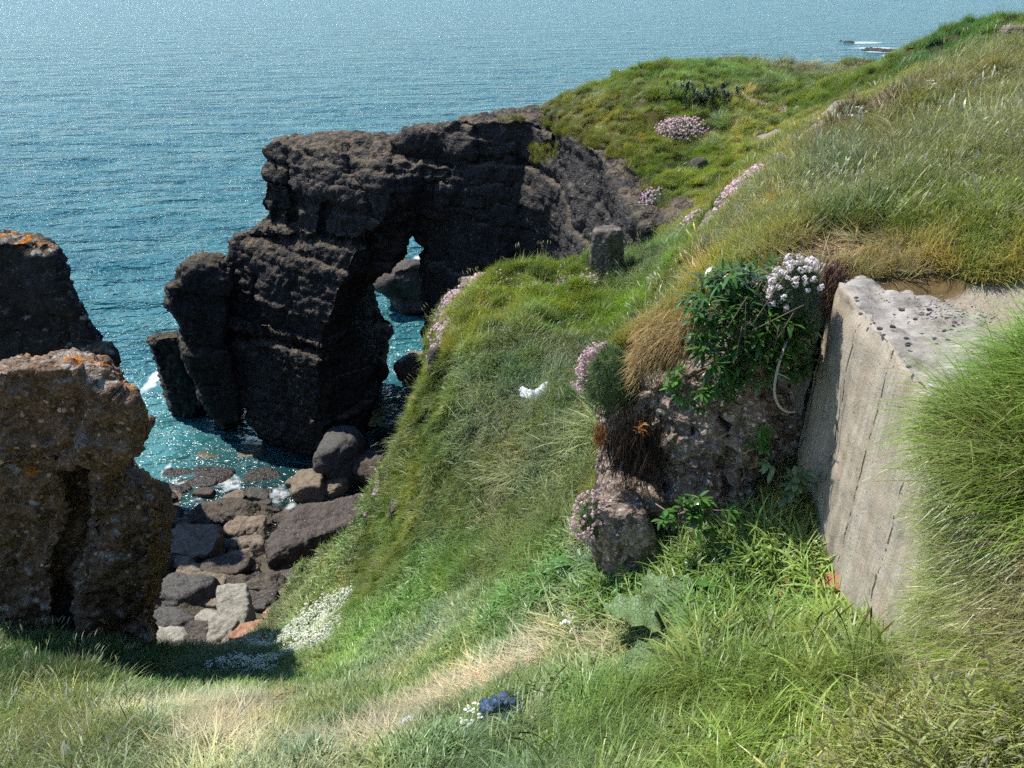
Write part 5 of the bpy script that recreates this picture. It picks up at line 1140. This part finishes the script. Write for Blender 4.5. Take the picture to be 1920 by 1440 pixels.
# ---- litter
def rag(label, px, py, w, h, mat, seed, cat, name, dz=.03, tall=1.0):
    V, F = ico(4); g = fbm(V * 1.7 + seed, 3, seed); g2 = np.abs(fbm(V * 4.2 + seed, 2, seed + 1)); r = 1 + .45 * g - .55 * g2
    p = place(px, py); k = p.length / FPX; P = V * r[:, None] * np.array([w * k * .55, w * k * .4, h * k * .6 * tall])
    P[:, 2] = np.maximum(P[:, 2], -.01); o_ = obj(name, mesh(name, P, F, mat), loc=p + Vector((0, 0, dz))); tag(o_, label, cat); return o_
rag('crumpled blue plastic bag caught in the grass at bottom centre', 945, 1352, 84, 50, plain('blue_plastic', (.045, .085, .17), .4, .6, 30, .02, .4), 3, 'plastic bag', 'blue_bag', .04, 1.3)
# white plastic caught in the shelf turf
p0 = [place(x_, y_, .07) for x_, y_ in ((977,744),(985,752),(1000,756),(1014,752),(1022,742),(1020,737))]; p0 = smoothp(p0, 4); mb = MB()
pr_ = [.018 + .030 * (1 - abs(2 * i / (len(p0) - 1) - 1.1)) + .008 * math.sin(i * 2.3) for i in range(len(p0))]; tube(mb, p0, pr_, 16, .5)
v_ = np.array(mb.V); v_ = v_ + (.016 * fbm(v_ * 22, 3, 5))[:, None] * np.array([1, .6, 1.2]); mb.V = [tuple(q) for q in v_]
o = mb.build('white_bag', plain('white_plastic', (.78, .80, .84), .5, .12, 60, .012)); tag(o, 'torn white plastic bag lying curled in the shelf grass', 'plastic bag')
rag('small scrap of white plastic beside the worn path', 772, 1366, 36, 20, plain('grey_white_plastic', (.6, .62, .64), .45, .2, 60, .01), 5, 'litter', 'plastic_scrap', .03)
rag('tiny red scrap in the dry grass left of the white one', 658, 1380, 12, 7, plain('red_scrap_paint', (.5, .06, .05), .5), 6, 'litter', 'red_scrap', .03)
V, F = union([rings([[(math.cos(q) * .017, math.sin(q) * .017, z_) for q in np.linspace(0, 6.283, 10, endpoint=False)] for z_ in (-.03, .06, .068)])]); o = obj('peg', mesh('peg', V, F, G_, False), loc=place(840, 1345, .0)); tag(o, 'small grey upright peg in the straw of the worn path', 'peg')

# ---- turf clinging to the cliff ledges
cl = bpy.data.objects['sea_arch']; cv = np.empty(len(cl.data.vertices) * 3, np.float32); cl.data.vertices.foreach_get('co', cv); cv = cv.reshape(-1, 3).astype(float)
cn = np.empty(len(cl.data.vertices) * 3, np.float32); cl.data.vertices.foreach_get('normal', cn); cn = cn.reshape(-1, 3)
qx, qy, _ = project(cv); m_ = np.zeros(len(cv))
for a_, b_, w_, h_, s_ in ((1020,285,34,16,1.0),(1075,232,60,22,1.3),(1005,300,20,12,.8),(1130,262,50,16,1.2),(1200,300,40,30,.9),(880,292,14,8,.7),(1160,290,40,20,.7),(960,225,60,8,.5),(1255,395,40,24,.6),(1220,345,24,30,.7)):
    m_ = np.maximum(m_, s_ * np.exp(-((qx - a_) / w_) ** 2 - ((qy - b_) / h_) ** 2))
pk = (RNG.random(len(cv)) < np.clip(m_ - .35, 0, 1) * .9) & (cn[:, 2] > -.1) & (cn[:, 1] < .4)
P_c = cv[pk]; n = len(P_c); print('cliff turf', n)
cc = np.array([lin(128, 130, 62)]) * (1.3 + .5 * fbm(P_c * 2, 2, 3))[:, None]
scatter('cliff_turf', 'F', P_c, np.stack([np.full(n, .5) + RNG.normal(0, .3, n), RNG.normal(0, .2, n), RNG.uniform(0, 6.28, n)], 1), np.repeat(RNG.uniform(.10, .17, n)[:, None], 3, 1), cc, 'turf and weeds clinging to the upper ledges of the dark cliff')
